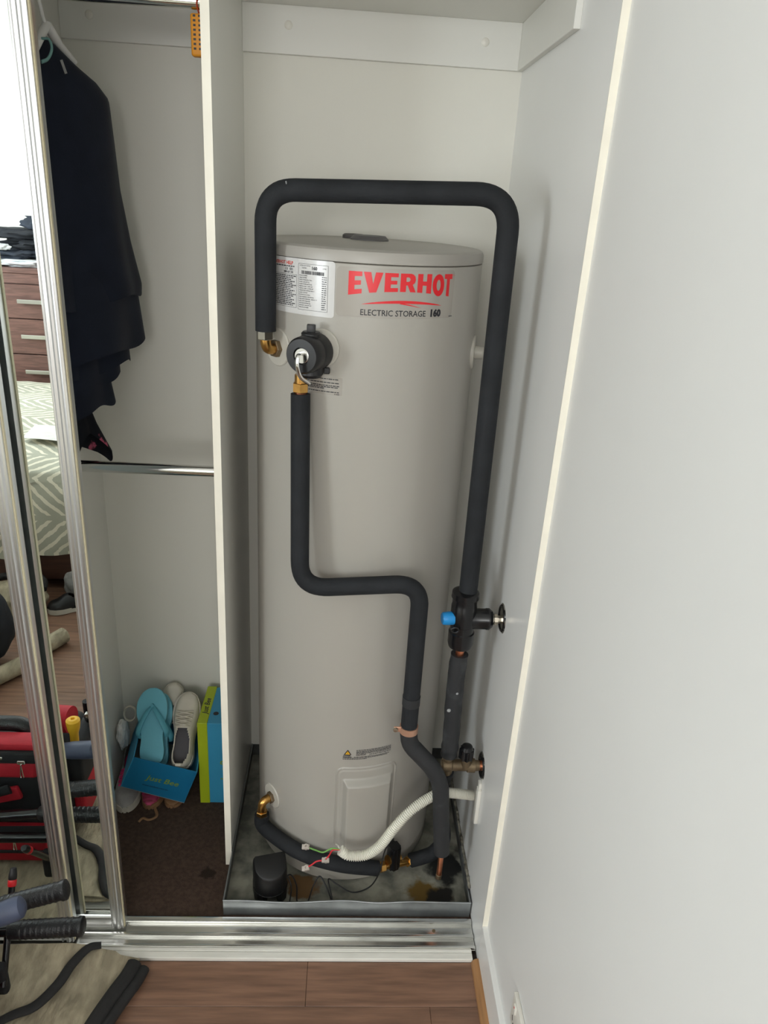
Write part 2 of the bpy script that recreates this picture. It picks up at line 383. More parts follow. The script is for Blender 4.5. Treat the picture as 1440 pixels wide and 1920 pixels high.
# shelf and battens over the tank, with screw covers
sh = add('closet_shelf', box(XL, -.0, .22, YB, 1.976, 1.992), 'melamine', label='white top shelf above the tank and clothes', cat='shelf')
def batten(n, b, caps, label):
    o = add('trim_%d' % n, b, 'melamine', kind=S, label=label)
    for c, ax in caps: add('screw_cover', lathe([(.0085, 0), (.0085, .001), (.0065, .0022), (0, .0024)], c, ax, 20), 'white_plastic', o, smooth=40)
batten(5, box(XP, -.0115, YB-.012, YB, 1.887, 1.976, .0008, 1), [(U(541, 47, y=YB-.012), (0, -1, 0)), (U(910, 79, y=YB-.012), (0, -1, 0))], 'white shelf batten on the back wall above the tank')
batten(6, box(-.0115, 0, .215, YB, 1.887, 1.976, .0008, 1), [((-.0115, .235, 1.955), (-1, 0, 0))], 'white shelf batten on the right side panel')
batten(7, box(XL, XPL, YB-.012, YB, 1.887, 1.976, .0008, 1), [(U(167, 27, y=YB-.012), (0, -1, 0))], 'white shelf batten on the back wall behind the clothes')

# sliding mirror doors: aluminium stiles with ribs, silvered pane, rails
def stile_bm(x0, x1, y0, y1, z0, z1):
    W = x1-x0; prof = [(0, .002), (.06, 0), (.14, 0), (.16, .004), (.34, .0045), (.40, .001), (.52, -.0012), (.66, -.0012), (.74, .001), (.78, .003), (.86, .003), (.90, .0005), (.98, .0005), (1, .002)]
    pts = [(x0+u*W, y0+d) for u, d in prof]+[(x1, y1), (x0, y1)]
    return prism(pts, z0, z1)
def door(n, x0, x1, y0, label):
    d = thing('door_%d' % n, label, 'door', (x1, y0, .016)); del d['category']; d['kind'] = S
    z0, z1 = .0165, 2.06; y1 = y0+.03
    add('stile', stile_bm(x1-.0285, x1-.0015, y0, y1, z0, z1), 'alu', d, smooth=25)
    add('stile', stile_bm(x0, x0+.0285, y0, y1, z0, z1), 'alu', d, smooth=25)
    add('edge_seal', box(x1-.0015, x1+.0006, y0+.004, y0+.011, z0, z1, .0008, 1), 'seal', d, label='cream seal strip on the stile edge')
    add('bottom_rail', box(x0+.0285, x1-.0285, y0+.002, y1-.006, z0, z0+.032, .002, 2), 'alu', d, smooth=40)
    add('top_rail', box(x0+.0285, x1-.0285, y0+.002, y1-.006, z1-.032, z1, .002, 2), 'alu', d, smooth=40)
    add('mirror_pane', box(x0+.027, x1-.027, y0+.0068, y0+.0108, z0+.03, z1-.03), 'mirror', d)
    add('backing', box(x0+.027, x1-.027, y0+.0109, y0+.016, z0+.03, z1-.03), 'glass_edge', d)
door(1, -1.87, -.9225, .0315, 'mirrored sliding wardrobe door on the front track, aluminium frame')
door(2, -1.78, -.8205, .0665, 'mirrored sliding wardrobe door on the rear track, aluminium frame')
add('door_head_track', box(-1.9, 0, .03, .1, 2.06, 2.075), 'alu_track', label='aluminium head track above the mirror doors', cat='track')

# ================================================================ WATER HEATER
def arc_plate(deg, z, rad, th, name, mat, parent, label=None):
    n = TP(deg, 0, 1)-TP(deg, 0, 0); n.z = 0
    o = TP(deg, z, TR-.004)
    return add(name, lathe([(rad, 0), (rad, th+.001), (rad-.002, th+.003), (0, th+.0035)], o, n, 40), mat, parent, smooth=35, label=label)
Z0, Z1, ZS = .019, 1.5314, 1.5063
wh = thing('water_heater', 'tall grey electric storage water heater standing in a metal tray', 'water heater', (TX, TY, Z0))
add('body', lathe([(TR-.004, Z0+.03), (TR, Z0+.034), (TR, ZS-.001), (TR-.003, ZS)], (TX, TY, 0), seg=160), 'tank', wh, smooth=30)
add('base_ring', lathe([(TR-.001, Z0), (TR-.001, Z0+.028), (TR-.006, Z0+.03)], (TX, TY, 0), seg=96), 'tank_base', wh, smooth=30)
add('top_cap', lathe([(TR-.002, ZS+.0005), (TR+.0012, ZS+.002), (TR+.0012, Z1-.010), (TR-.0015, Z1-.004), (TR-.008, Z1-.0005), (TR-.016, Z1), (TR-.02, Z1-.0012), (.05, Z1+.002), (0, Z1+.002)], (TX, TY, 0), seg=160), 'tank_cap', wh, smooth=35)
pc = Vector((-.318, .50, 0)); pc2 = Vector((-.352, .56, 0))
tp = add('top_plug', lathe([(.041, -.004), (.041, .004), (.034, .011), (0, .012)], (pc.x, pc.y, Z1), seg=32), 'plug', wh, smooth=35, label='dark grey cover on the tank top')
add('plug_tab', lathe([(.024, -.004), (.024, .007), (.020, .010), (0, .011)], (pc2.x, pc2.y, Z1), seg=24), 'plug', tp, smooth=35)
arc_plate(-48.5, 1.338, .037, .003, 'escutcheon', 'escutcheon', wh)
arc_plate(-22.0, 1.352, .036, .004, 'escutcheon', 'escutcheon', wh)
arc_plate(-53, .203, .033, .003, 'escutcheon', 'escutcheon', wh)
e = arc_plate(76, 1.330, .034, .005, 'escutcheon', 'escutcheon', wh)
n = (TP(76, 0, 1)-TP(76, 0, 0))
add('anode_plug', lathe([(.013, 0), (.013, .020), (.011, .0225), (0, .0225)], TP(76, 1.330, TR), n, 20), 'escutcheon', e, smooth=35)
# pressed access cover
def cover_fn(u, v):
    a = -6.8+37.6*u; z = .128+.252*v
    x = (u-.5)*.152; y = (v-.5)*.252
    def rr(hx, hy, r): return math.hypot(max(abs(x)-hx+r, 0), max(abs(y)-hy+r, 0))-r+min(0, max(abs(x)-hx+r, abs(y)-hy+r))
    so = rr(.0755, .1255, .02); si = math.hypot(max(abs(x-.002)-.056, 0), max(abs(y+.024)-.112, 0)) if (abs(x-.002) > .056 or abs(y+.024) > .112) else -min(.056-abs(x-.002), .112-abs(y+.024))
    h = .0035*min(1, max(0, -so/.0025)) - .002*math.exp(-((so+.007)/.0025)**2)
    t = min(1, max(0, (-si+.006)/.016)); h += .017*t*t*(3-2*t)
    return TP(a, z, TR-.0006+h)
add('access_cover', grid(90, 120, cover_fn), 'tank', wh, smooth=60, label='raised rectangular element access cover')
# brand label: film with lettering
lab = add('brand_label', wrap_tank(polys_bm([rrect(0, 0, .235, .0865, .008)]), -15.7, 1.4145, TR+.0005), 'film', wh, smooth=30, label='grey film label with red EVERHOT lettering')
def logo():
    """the arched block capitals, drawn in a 0.206 x 0.042 strip"""
    Wd = .206
    def glyph(c, x0, x1):
        t = .0115; P = []
        if c == 'E': P = [[(0, 0), (1, 0), (1, .21), (.45, .21), (.45, .40), (.92, .40), (.92, .60), (.45, .60), (.45, .79), (1, .79), (1, 1), (0, 1)]]
        if c == 'V': P = [[(.32, 0), (.68, 0), (1, 1), (.62, 1), (.5, .42), (.38, 1), (0, 1)]]
        if c == 'R': P = [[(0, 0), (.36, 0), (.36, 1), (0, 1)], [(.36, .80), (.5, .80), (.58, .76), (.62, .68), (.58, .60), (.5, .56), (.36, .56), (.36, .36), (.46, .36), (.64, 0), (1, 0), (.78, .40), (.92, .52), (.96, .68), (.92, .85), (.80, .96), (.66, 1), (.36, 1)]]
        if c == 'H': P = [[(0, 0), (.36, 0), (.36, .39), (.64, .39), (.64, 0), (1, 0), (1, 1), (.64, 1), (.64, .61), (.36, .61), (.36, 1), (0, 1)]]
        if c == 'O':
            N = 20
            for k in range(N):
                a, b = 2*PI*k/N, 2*PI*(k+1)/N
                P.append([(.5+.5*math.cos(a), .5+.5*math.sin(a)), (.5+.5*math.cos(b), .5+.5*math.sin(b)), (.5+.17*math.cos(b), .5+.25*math.sin(b)), (.5+.17*math.cos(a), .5+.25*math.sin(a))])
        if c == 'T': P = [[(.31, 0), (.69, 0), (.69, .78), (1, .78), (1, 1), (0, 1), (0, .78), (.31, .78)]]
        return [[(x0+x*(x1-x0), y) for x, y in p] for p in P]
    spans = [('E', 0, .118), ('V', .130, .300), ('E', .316, .436), ('R', .456, .604), ('H', .618, .760), ('O', .772, .905), ('T', .905, 1)]
    out = []
    for c, a, b in spans:
        for p in glyph(c, a, b):
            q = []
            for x, y in p:
                s = (x-.5)*2; lo_ = .0105*(1-s*s*.9)-.002; hi_ = .0405+.0015*s*s*0
                if c == 'O': lo_ -= .003
                q.append((x*Wd, lo_+y*(hi_-lo_)))
            out.append(q)
    return out
add('lettering', wrap_tank(polys_bm(logo()), -10.2, 1.4535, TR+.0009, step=.004), 'red', lab, label='red arched EVERHOT lettering')
sw = []
N = 16
for k in range(N):
    a, b = k/N, (k+1)/N
    def up(t): return .009*math.sin(PI*t)**.8
    def dn(t): return .009*math.sin(PI*t)**.8-.0052*math.sin(PI*t)**.7
    sw.append([(a*.160, dn(a)), (b*.160, dn(b)), (b*.160, up(b)), (a*.160, up(a))] if 0 < k < N-1 else ([(a*.160, up(a)), (b*.160, dn(b)), (b*.160, up(b))] if k == 0 else [(a*.160, dn(a)), (b*.160, up(b)), (a*.160, up(a))]))
sw.append([(.07, .003), (.095, -.0005), (.115, -.004), (.09, .0022), (.075, .0045)])
add('swoosh', wrap_tank(polys_bm(sw), -4.2, 1.4375, TR+.0009, step=.005), 'red', lab)
t = joinbm(move(text_bm('ELECTRIC STORAGE', .0150, .00012), 0, 0, .93, 1))
add('lettering', wrap_tank(t, -4.6, 1.4185, TR+.0009, step=.005), 'ink', lab)
t = text_bm('160', .0172, .00105); mv = min(v.co.x for v in t.verts)
add('lettering', wrap_tank(t, 28.6, 1.4185, TR+.0009, step=.005), 'ink', lab)
add('lettering', wrap_tank(joinbm(move(text_bm('TM', .0035), 0, .0)), 41.0, 1.4905, TR+.0009), 'red', lab)
add('lettering', wrap_tank(polys_bm([rect(0, 0, .009, .0016)]), 40.5, 1.4165, TR+.0009), 'ink2', lab)
# rating label and help label (one sticker)
rl = add('rating_label', wrap_tank(polys_bm([rrect(0, 0, .158, .0985, .006)]), -55.5, 1.4085, TR+.0005), 'label', wh, smooth=30, label='white sticker with printed ratings and help text')
def rlx(deg): return math.radians(deg+55.5)*TR
bx0, bx1 = rlx(-35.0), rlx(-19.6); fr = .0005; b0, b1 = .009, .0905
lines = [rect(bx0, b0, bx1, b0+fr), rect(bx0, b1-fr, bx1, b1), rect(bx0, b0, bx0+fr, b1), rect(bx1-fr, b0, bx1, b1)]
hx1 = rlx(-35.9); hx0 = .006
lines += [rect(hx0, .0105, hx1, .011), rect(hx0, .069, hx1, .0695), rect(hx0, .0105, hx0+fr, .069), rect(hx1-fr, .0105, hx1, .0695)]
x = bx0+.007
rb = random.Random(3)
while x < bx1-.009:
    wd = rb.choice((.0004, .0008, .0012, .0016)); lines.append(rect(x, .0725, x+wd, .0785)); x += wd+rb.choice((.0004, .0006, .0009))
rows = 15
txt = ['MODEL NUMBER', 'SERIAL NUMBER', 'DATE OF MANUFACTURE', 'RATED CAPACITY (L)', 'RATED POWER INPUT kW', 'HEATING UNIT - UPPER kW', 'HEATING UNIT - LOWER kW', 'THERMOSTAT SETTING MAX C', 'RATED VOLTAGE', 'PROTECTION RATING', 'MAX WORKING PRESSURE kPa', 'MAX SUPPLY PRESSURE - WITH E C V', 'MAX SUPPLY PRESSURE', 'TPR VALVE SETTING kPa', 'TPR VALVE CAPACITY kW', 'APPROVAL NUMBER']
tb = []
for i, s in enumerate(txt):
    y = .0690-i*.00375
    tb.append(move(text_bm(s, .0026, .00004, res=1), bx0+.0025, y, .9, 1))
    for p in greek(bx1-.012, bx1-.003, y, .0014, i+90): lines.append(p)
tb.append(move(text_bm('RATED HOT WATER', .0028, res=1), bx0+.003, .0862, .9)); tb.append(move(text_bm('DELIVERY', .0028, res=1), bx0+.008, .0822, .9))
tb.append(move(text_bm('LITRES', .0028, res=1), bx1-.011, .0835, .9)); tb.append(move(text_bm('160', .0078, .0003, res=2), bx0+.0285, .0812))
for i in range(17): lines += greek(hx0+.002, hx1-.002-(i*7 % 5)*.003, .0655-i*.00325, .0016, i)
for i in range(1): lines += greek(hx0+.002, hx1-.003, .0825, .0018, 300)
tb.append(move(text_bm('131  031', .0062, .00012), hx1-.030, .0765, .95)); tb.append(move(text_bm('0800 657 335', .0048, .00012), hx1-.033, .0715, .9))
TL = rl
add('print', wrap_tank(joinbm(polys_bm(lines), *tb), -55.5, 1.4085, TR+.0009, step=.006), 'ink', rl)
add('print', wrap_tank(move(text_bm('EVERHOT HELP', .0082, .00022), hx1-.0615, .0865, .92), -55.5, 1.4085, TR+.0009, step=.006), 'orange_red', rl, label='red EVERHOT HELP heading')
# valve notice under the relief valve
nl = add('notice_label', wrap_tank(polys_bm([rrect(0, 0, .1, .034, .002)]), -36, 1.2655, TR+.0004), 'film', wh, smooth=30)
ln = []
for i, y in enumerate((.029, .022, .0165, .0135, .0105, .0045)): ln += greek(.004, .094-(.03 if i == 4 else 0), y, .0017, 40+i)
ln += greek(.085, .096, .001, .0014, 55)
add('print', wrap_tank(polys_bm(ln), -36, 1.2655, TR+.0008), 'ink', nl)
# danger notice above the access cover
dn_ = []
for i, y in enumerate((.0235, .0200, .0170, .0140)): dn_ += greek(.031, .116, y, .0016, 60+i)
dn_ += greek(.062, .116, .0095, .0016, 70)+greek(.026, .112, .0040, .0016, 71)+greek(0, .11, .0010, .0014, 72)+greek(0, .058, -.0020, .0014, 73)
tri = []
A, B, Cc = (.002, .0115), (.020, .0115), (.011, .0265)
wn = add('warning_label', wrap_tank(joinbm(polys_bm(dn_), move(text_bm('CAUTION', .0052, .0002), .0305, .0088), move(text_bm('WARNING', .0042, .0002), .0, .0036), move(text_bm('DANGER', .0042, .0002), .001, .0078)), -3.0, .4045, TR+.0006), 'ink', wh, label='printed danger notice above the access cover')
add('triangle', wrap_tank(polys_bm([[A, B, Cc]]), -3.0, .4045, TR+.0006), 'ink', wn)
add('triangle', wrap_tank(polys_bm([[(.0052, .0132), (.0168, .0132), (.011, .0228)]]), -3.0, .4045, TR+.0009), 'yellow', wn, label='yellow danger triangle')
add('bolt', wrap_tank(polys_bm([[(.0106, .0140), (.0124, .0175), (.0110, .0175), (.0118, .0212), (.0098, .0170), (.0111, .0170)]]), -3.0, .4045, TR+.0011), 'ink', wn)

# ================================================================ SAFE TRAY
tray = thing('drip_tray', 'stained galvanised metal drip tray under the water heater', 'tray', (-.3, .39, .006))
x0, x1, y0, y1 = -.600, -.004, .1145, .6716
add('tray_base', grid(60, 56, lambda u, v: Vector((x0+(x1-x0)*u, y0+(y1-y0)*v, .0125+.0012*nz((u*6, v*6, 1))))), 'tray_floor', tray, smooth=60)
add('tray_side', joinbm(box(x0, x0+.0015, y0, y1, .006, .052, 0), box(x1-.0015, x1, y0, y1, .006, .052), box(x0, x1, y1-.0015, y1, .006, .052)), 'galv', tray)
def front_fn(u, v):
    x = x0+(x1-x0)*u; bend = .0055*math.exp(-((u-.60)/.10)**2)-.004*math.exp(-((u-.85)/.12)**2)+.0025*math.sin(u*9)
    return Vector((x, y0+.004*nz((u*5, v, 0))*v-.001*math.sin(u*7)*v, .006+(.0465-bend)*v))
add('tray_front', sheet(60, 6, front_fn, .0012), 'galv_rim', tray, smooth=50)
def rim(path): return tube(path, .0022, 8)
add('rolled_edge', rim([front_fn(i/60, 1) for i in range(61)]), 'galv_rim', tray, smooth=60)
add('rolled_edge', rim([(x1-.0022, y0, .052), (x1-.0022, y1, .052)]), 'galv_rim', tray, smooth=60)
add('rolled_edge', rim([(x0+.001, y0, .052), (x0+.001, y1, .052)]), 'galv_rim', tray, smooth=60)
def blotch(c, rx, ry, z, seed, nn=40):
    P = [(c[0], c[1], z)]; 
    for k in range(nn):
        a = 2*PI*k/nn; r = 1+.45*nz((math.cos(a)*1.3, math.sin(a)*1.3, seed))+.2*nz((math.cos(a)*4, math.sin(a)*4, seed)); P.append((c[0]+rx*r*math.cos(a), c[1]+ry*r*math.sin(a), z))
    return P, [(0, 1+k, 1+(k+1) % nn) for k in range(nn)]
sp = []
for i in range(60):
    t = i/59; sp.append(Vector((-.0035, .15+.40*t, .056+.014*abs(nz((t*22, 2, 0)))+.004)))
add('sealant_bead', tube(sp, [.0028+.0055*abs(nz((i*.6, 0, 5))) for i in range(60)], 8), 'sealant', tray, smooth=60, label='crumbling sealant along the side panel')

# ================================================================ PIPEWORK
PR = .0195
def elbow(name, pts, r, mat, parent, rad=.02): return add(name, tube(fillet(pts, rad, 8), r, 16), mat, parent, smooth=40)
# --- hot outlet pipe: from the brass elbow, over the tank, down to the tempering valve
n1 = (TP(-48.5, 0, 1)-TP(-48.5, 0, 0))
s1 = TP(-48.5, 1.336, TR); e1 = s1+n1*.036; px = U(498, 560, y=e1.y).x
e1 = Vector((px, e1.y, 1.336))
YT = .1975; XT = -.0815
hp = thing('hot_outlet_pipe', 'black foam lagged pipe looping over the top of the water heater', 'pipe', (e1.x, e1.y, 1.336))
zt = U(700, 361, y=.25).z
pth = fillet([(e1.x, e1.y, 1.372), (e1.x, e1.y, zt-.006), (XT-.002, YT+.004, zt+.010), (XT, YT, .858)], [.055, .062], 12)
add('foam_lagging', tube(pth, [PR*(1+.02*nz((i*.37, 0, 0))) for i in range(len(pth))], 24), 'foam', hp, smooth=50)
add('scuff_mark', tube([U(536, 337, y=e1.y-.021)+Vector((0, 0, -.002)), U(538, 350, y=e1.y-.021), U(544, 362, y=e1.y-.021)], .0012, 6), 'scuff', hp)
elbow('brass_elbow', [s1-n1*.004, e1-n1*.0, (e1.x, e1.y, 1.378)], .0105, 'brass', hp, .022)
add('compression_nut', hexnut((e1.x, e1.y, 1.356), (e1.x, e1.y, 1.374), .0155), 'nickel', hp, smooth=20)
add('compression_nut', hexnut(s1-n1*.001, s1+n1*.012, .0175), 'brass_dull', hp, smooth=20)
# --- relief valve with black insulating jacket and lever
n2 = (TP(-24, 0, 1)-TP(-24, 0, 0)); s2 = TP(-24, 1.346, TR)
rv = thing('relief_valve', 'black jacketed pressure relief valve with chrome lever on the tank', 'valve', tuple(s2))
add('jacket', lathe([(.030, .0), (.0345, .004), (.0355, .030), (.0335, .034), (.0345, .036), (.0335, .060), (.030, .066), (.016, .0665), (.015, .062), (0, .062)], s2, n2, 40), 'black_plastic', rv, smooth=35)
jt = s2+n2*.028
add('jacket_tab', box(-.008, .008, -.006, .006, .030, .052, .002, 2, Matrix.Translation(jt)), 'black_plastic', rv, smooth=40)
add('jacket_collar', lathe([(.018, .026), (.018, .036), (.015, .039)], jt, (0, 0, 1), 24), 'black_plastic', rv, smooth=35)
add('jacket_outlet', lathe([(.022, -.020), (.024, -.038), (.020, -.044), (.011, -.0445)], jt, (0, 0, 1), 24), 'black_plastic', rv, smooth=35)
add('strap_end', box(-.006, .006, -.004, .004, -.04, -.028, .002, 2, Matrix.Translation(jt+Vector((.030, .012, 0)))), 'black_plastic', rv)
f2 = s2+n2*.0625
add('spindle_plate', lathe([(.0145, -.001), (.0145, .002), (.013, .003), (0, .003)], f2, n2, 28), 'chrome', rv, smooth=30)
lv = [f2+n2*.003+Vector((0, 0, .004)), f2+n2*.016+Vector((0, 0, .004)), f2+n2*.020+Vector((0, 0, -.012)), f2+n2*.016+Vector((.004, 0, -.036)), f2+n2*.004+Vector((.016, 0, -.050))]
add('lever', tube(fillet(lv, .008, 6), .0042, 10, flat=.6), 'chrome', rv, smooth=50)
# --- relief drain pipe
YD = .160
dx = U(561, 900, y=jt.y).x
dp = thing('relief_drain_pipe', 'black foam lagged drain pipe stepping down the front of the tank', 'pipe', (dx, jt.y, 1.25))
Dp = [Vector((dx, jt.y, U(561, 738, y=jt.y).z)), U(562, 1103, y=.172), U(790, 1094, y=YD), U(766, 1372, y=.166)]
Dq = [Vector(Dp[3]), U(768, 1395, y=.164), U(826, 1455, y=.154), U(828, 1597, y=.1575)]
up_path = fillet(Dp, [.06, .055], 12)
add('foam_lagging', tube(up_path, [.0185*(1+.02*nz((i*.5, 3, 0))) for i in range(len(up_path))], 24), 'foam', dp, smooth=50)
lo_path = fillet(Dq, [.02, .05], 10)
add('foam_lagging', tube(lo_path, [.0195*(1+.03*nz((i*.5, 9, 0))) for i in range(len(lo_path))], 24), 'foam_worn', dp, smooth=50)
add('foam_joint', tube([Dp[2].lerp(Dp[3], .74), Dp[2].lerp(Dp[3], .80)], .0198, 24), 'foam_worn', dp, smooth=50)
cl = Dp[2].lerp(Dp[3], .975)
clip = add('pipe_clip', tube([cl+Vector((0, 0, .008)), cl-Vector((0, 0, .008))], .0208, 28), 'copper_clip', dp, smooth=40, label='copper saddle clip')
add('clip_ear', box(-.034, -.016, -.002, .002, -.007, .007, .002, 2, Matrix.Translation(cl+Vector((0, -.006, .002)))), 'copper_clip', clip)
add('clip_screw', lathe([(.006, 0), (.005, .003), (0, .0035)], cl+Vector((-.030, -.008, .002)), (0, -1, 0), 14), 'nickel', clip)
bt = Dq[3]
nutz = jt.z-.044
add('union_nut', hexnut((dx, jt.y, nutz-.030), (dx, jt.y, nutz-.012), .0155), 'brass', dp, smooth=20)
add('union_neck', rod((dx, jt.y, nutz-.014), (dx, jt.y, nutz+.003), .0115, 20), 'brass', dp, smooth=30)
add('copper_stub', rod((dx, jt.y, nutz-.040), (dx, jt.y, nutz-.028), .011, 20), 'copper', dp, smooth=30)
te = U(823, 1640, y=.160)
add('copper_tail', rod(bt+Vector((0, 0, .01)), te, .0068, 16), 'copper', dp, smooth=30)
add('tail_tip', rod(te+Vector((0, 0, .004)), te-Vector((.001, 0, .012)), .0078, 12, .002), 'brass_dull', dp, smooth=30)
# --- tempering valve on the side panel
tv = thing('tempering_valve', 'black jacketed tempering valve with blue cap on the side panel', 'valve', (XT, YT, .80))
zc = .7966; xv = -.086
add('jacket', lathe([(.020, .068), (.0285, .064), (.0295, .052), (.0265, .050), (.0265, .034), (.0275, .032), (.0275, -.012), (.0255, -.014), (.0255, -.030), (.0280, -.032), (.0280, -.058), (.0255, -.068), (.012, -.072)], (xv, YT, zc), (0, 0, 1), 40), 'black_gloss', tv, smooth=30)
add('side_port', lathe([(.0225, .015), (.0225, .048), (.0235, .050), (.0235, .056), (.018, .063), (.009, .0635)], (xv, YT, zc), (1, 0, 0), 32), 'black_gloss', tv, smooth=30)
add('blue_cap', lathe([(.0145, .022), (.0145, .034), (.0135, .0445), (.0115, .047), (0, .047)], (xv, YT-.004, zc+.004), (-1, -.15, 0), 20), 'blue_cap', tv, smooth=35, label='bright blue plastic cap')
add('cap_loop', tube([Vector((xv-.020+.008*math.cos(a*PI/6), YT-.030, zc-.012+.006*math.sin(a*PI/6))) for a in range(13)], .0022, 8, cap=False), 'black_gloss', tv, smooth=50)
add('connector', lathe([(.0105, .060), (.0105, .066), (.0125, .067), (.0125, .074), (.009, .075), (.009, .090)], (xv, YT, zc), (1, 0, 0), 8), 'nickel', tv, smooth=20)
def wallring(p, label):
    o = thing('pipe_escutcheon', label, 'pipe flange', tuple(p))
    add('ring', lathe([(.028, -.002), (.0305, 0), (.0305, .002), (.0285, .0045), (.0265, .005), (.025, .004), (.025, .0)], p, (-1, 0, 0), 36), 'black_gloss', o, smooth=35)
    add('chrome_rim', lathe([(.0305, -.001), (.0325, .0008), (.0305, .0025)], p, (-1, 0, 0), 36), 'chrome', o, smooth=35)
    add('hole', lathe([(.0252, -.002), (.0252, .001), (.024, .0012), (0, .0012)], p, (-1, 0, 0), 30), 'black_gloss', o, smooth=35)
    return o
wallring(Vector((0, YT, zc+.003)), 'chrome pipe flange on the side panel beside the tempering valve')
# --- cold supply riser between stop valve and tempering valve
ZV = .398; YV = .2
cr_ = thing('cold_supply_pipe', 'worn black lagged riser between stop valve and tempering valve', 'pipe', (XT, YV, .43))
cp = spline([(-.0835, YV+.002, .704), (-.0855, YV+.001, .65), (-.0845, YV, .56), (-.0815, YV+.003, .47), (-.0820, YV+.004, .425)], 8)
add('foam_lagging', tube(cp, [.0195*(1+.09*nz((i*.35, 1, 7))) for i in range(len(cp))], 20), 'foam_worn', cr_, smooth=50)
add('copper_pipe', rod((-.084, YV, .735), (-.084, YV, .68), .0095, 16), 'copper', cr_, smooth=30)
for q, s in ((U(857, 1301, y=YV-.019), .0045), (U(842, 1333, y=YV-.019), .005)):
    add('scuff_mark', lathe([(s, 0), (s*.6, .0016), (0, .002)], q+Vector((0, .0015, 0)), (0, -1, 0), 7), 'scuff', cr_, smooth=30)
# --- stop valve on the side panel
sv = thing('stop_valve', 'brass stop valve with black knob on the side panel', 'valve', (-.04, YV, ZV))
add('valve_body', lathe([(.012, .002), (.013, .012), (.0165, .013), (.0165, .030), (.0135, .033), (.0135, .066), (.0155, .068), (.0155, .088), (.012, .092)], (-.006, YV, ZV), (-1, 0, 0), 24), 'brass_dull', sv, smooth=30)
add('copper_stub', rod((0, YV, ZV), (-.010, YV, ZV), .0115, 16), 'copper', sv, smooth=30)
add('bonnet', lathe([(.015, .0), (.013, .018), (.011, .026)], (-.040, YV-.002, ZV), (0, 0, 1), 20), 'brass_dull', sv, smooth=30)
kb = []
for k in range(48):
    a = 2*PI*k/48; r = .0158+.0016*math.cos(8*a); kb.append((r*math.cos(a), r*math.sin(a)))
add('knob', joinbm(geo_bm(prism(kb, .024, .050, Matrix.Translation((-.042, YV-.002, ZV)))), geo_bm(lathe([(.0155, .049), (.012, .058), (.008, .060), (0, .060)], (-.042, YV-.002, ZV), (0, 0, 1), 24))), 'black_gloss', sv, smooth=30)
add('tee_outlet', rod((-.083, YV+.004, ZV+.030), (-.083, YV+.004, ZV-.030), .0135, 16), 'brass_dull', sv, smooth=30)
wallring(Vector((0, YV, ZV)), 'chrome pipe flange on the side panel behind the stop valve')
# --- bottom inlet pipe round the tank foot
n3 = (TP(-53, 0, 1)-TP(-53, 0, 0)); s3 = TP(-53, .200, TR); e3 = s3+n3*.030
bp_ = thing('inlet_pipe', 'black lagged inlet pipe curving round the foot of the tank', 'pipe', tuple(e3))
elbow('brass_elbow', [s3-n3*.004, e3, e3+Vector((0, 0, -.045))], .0105, 'brass', bp_, .018)
add('compression_nut', hexnut(s3-n3*.001, s3+n3*.010, .0155), 'brass_dull', bp_, smooth=20)
add('compression_nut', hexnut(e3-Vector((0, 0, .030)), e3-Vector((0, 0, .046)), .0145), 'brass', bp_, smooth=20)
ro = TR+.027
P1 = [e3-Vector((0, 0, .042)), e3+Vector((0.004, -.004, -.075))] + [CY(q[0], q[1], ro) for q in ((530, 1578), (575, 1603), (640, 1621), (708, 1628))]
add('foam_lagging', tube(spline(P1, 8), .0185, 20), 'foam', bp_, smooth=50)
q0, q1, q2, q3 = CY(708, 1628, ro), CY(722, 1624, ro), CY(756, 1618, ro), CY(770, 1613, ro)
add('brass_pipe', tube(spline([q0, q1, q2, q3], 5), .0085, 14), 'brass', bp_, smooth=40)
d = (q1-q0).normalized()
add('compression_nut', hexnut(q0+d*.006, q0+d*.020, .0135), 'brass', bp_, smooth=20)
add('compression_nut', hexnut(q3-(q3-q2).normalized()*.016, q3-(q3-q2).normalized()*.002, .0135), 'brass', bp_, smooth=20)
P2 = [q3, U(792, 1607, y=q3.y-.004), U(814, 1597, y=q3.y+.002), U(832, 1570, y=q3.y+.004), Vector((-.080, YV+.038, .22)), Vector((-.083, YV+.038, .30)), Vector((-.083, YV+.004, ZV-.02))]
pp2 = spline(P2, 8)
add('foam_lagging', tube(pp2, .018, 20), 'foam', bp_, smooth=50)
# --- inline valve with black jacket, clipped on the inlet pipe
iv = thing('inline_valve', 'small black jacketed inline valve on the inlet pipe at the tank foot', 'valve', tuple(CY(740, 1622, ro)))
vc = CY(738, 1604, ro); dirv = (q2-q1).normalized()
mm = frame_mat(vc, Vector((dirv.x, dirv.y, 0)), (0, 0, 1))
def ovalbox(w_, d_, z0, z1):
    P = rrect(-w_, -d_, w_, d_, min(w_, d_)*.45, 5); return P
bmv = geo_bm(prism(rrect(-.0135, -.0150, .0135, .0150, .006, 5), -.037, .034)); bmesh.ops.bevel(bmv, geom=[e_ for e_ in bmv.edges if abs(e_.verts[0].co.z-e_.verts[1].co.z) < 1e-6], offset=.004, segments=2, affect='EDGES'); bmesh.ops.transform(bmv, matrix=mm, verts=bmv.verts)
add('jacket', bmv, 'black_gloss', iv, smooth=35)
add('jacket_seam', box(-.0006, .0006, -.0156, -.0140, -.033, .030, 0, 1, mm), 'black_plastic', iv)
add('jacket_collar', rod(vc+dirv*.013+Vector((0, 0, -.012)), vc+dirv*.019+Vector((0, 0, -.012)), .012, 20), 'brass', iv, smooth=30)
add('jacket_collar', rod(vc-dirv*.013+Vector((0, 0, -.012)), vc-dirv*.019+Vector((0, 0, -.012)), .012, 20), 'brass', iv, smooth=30)

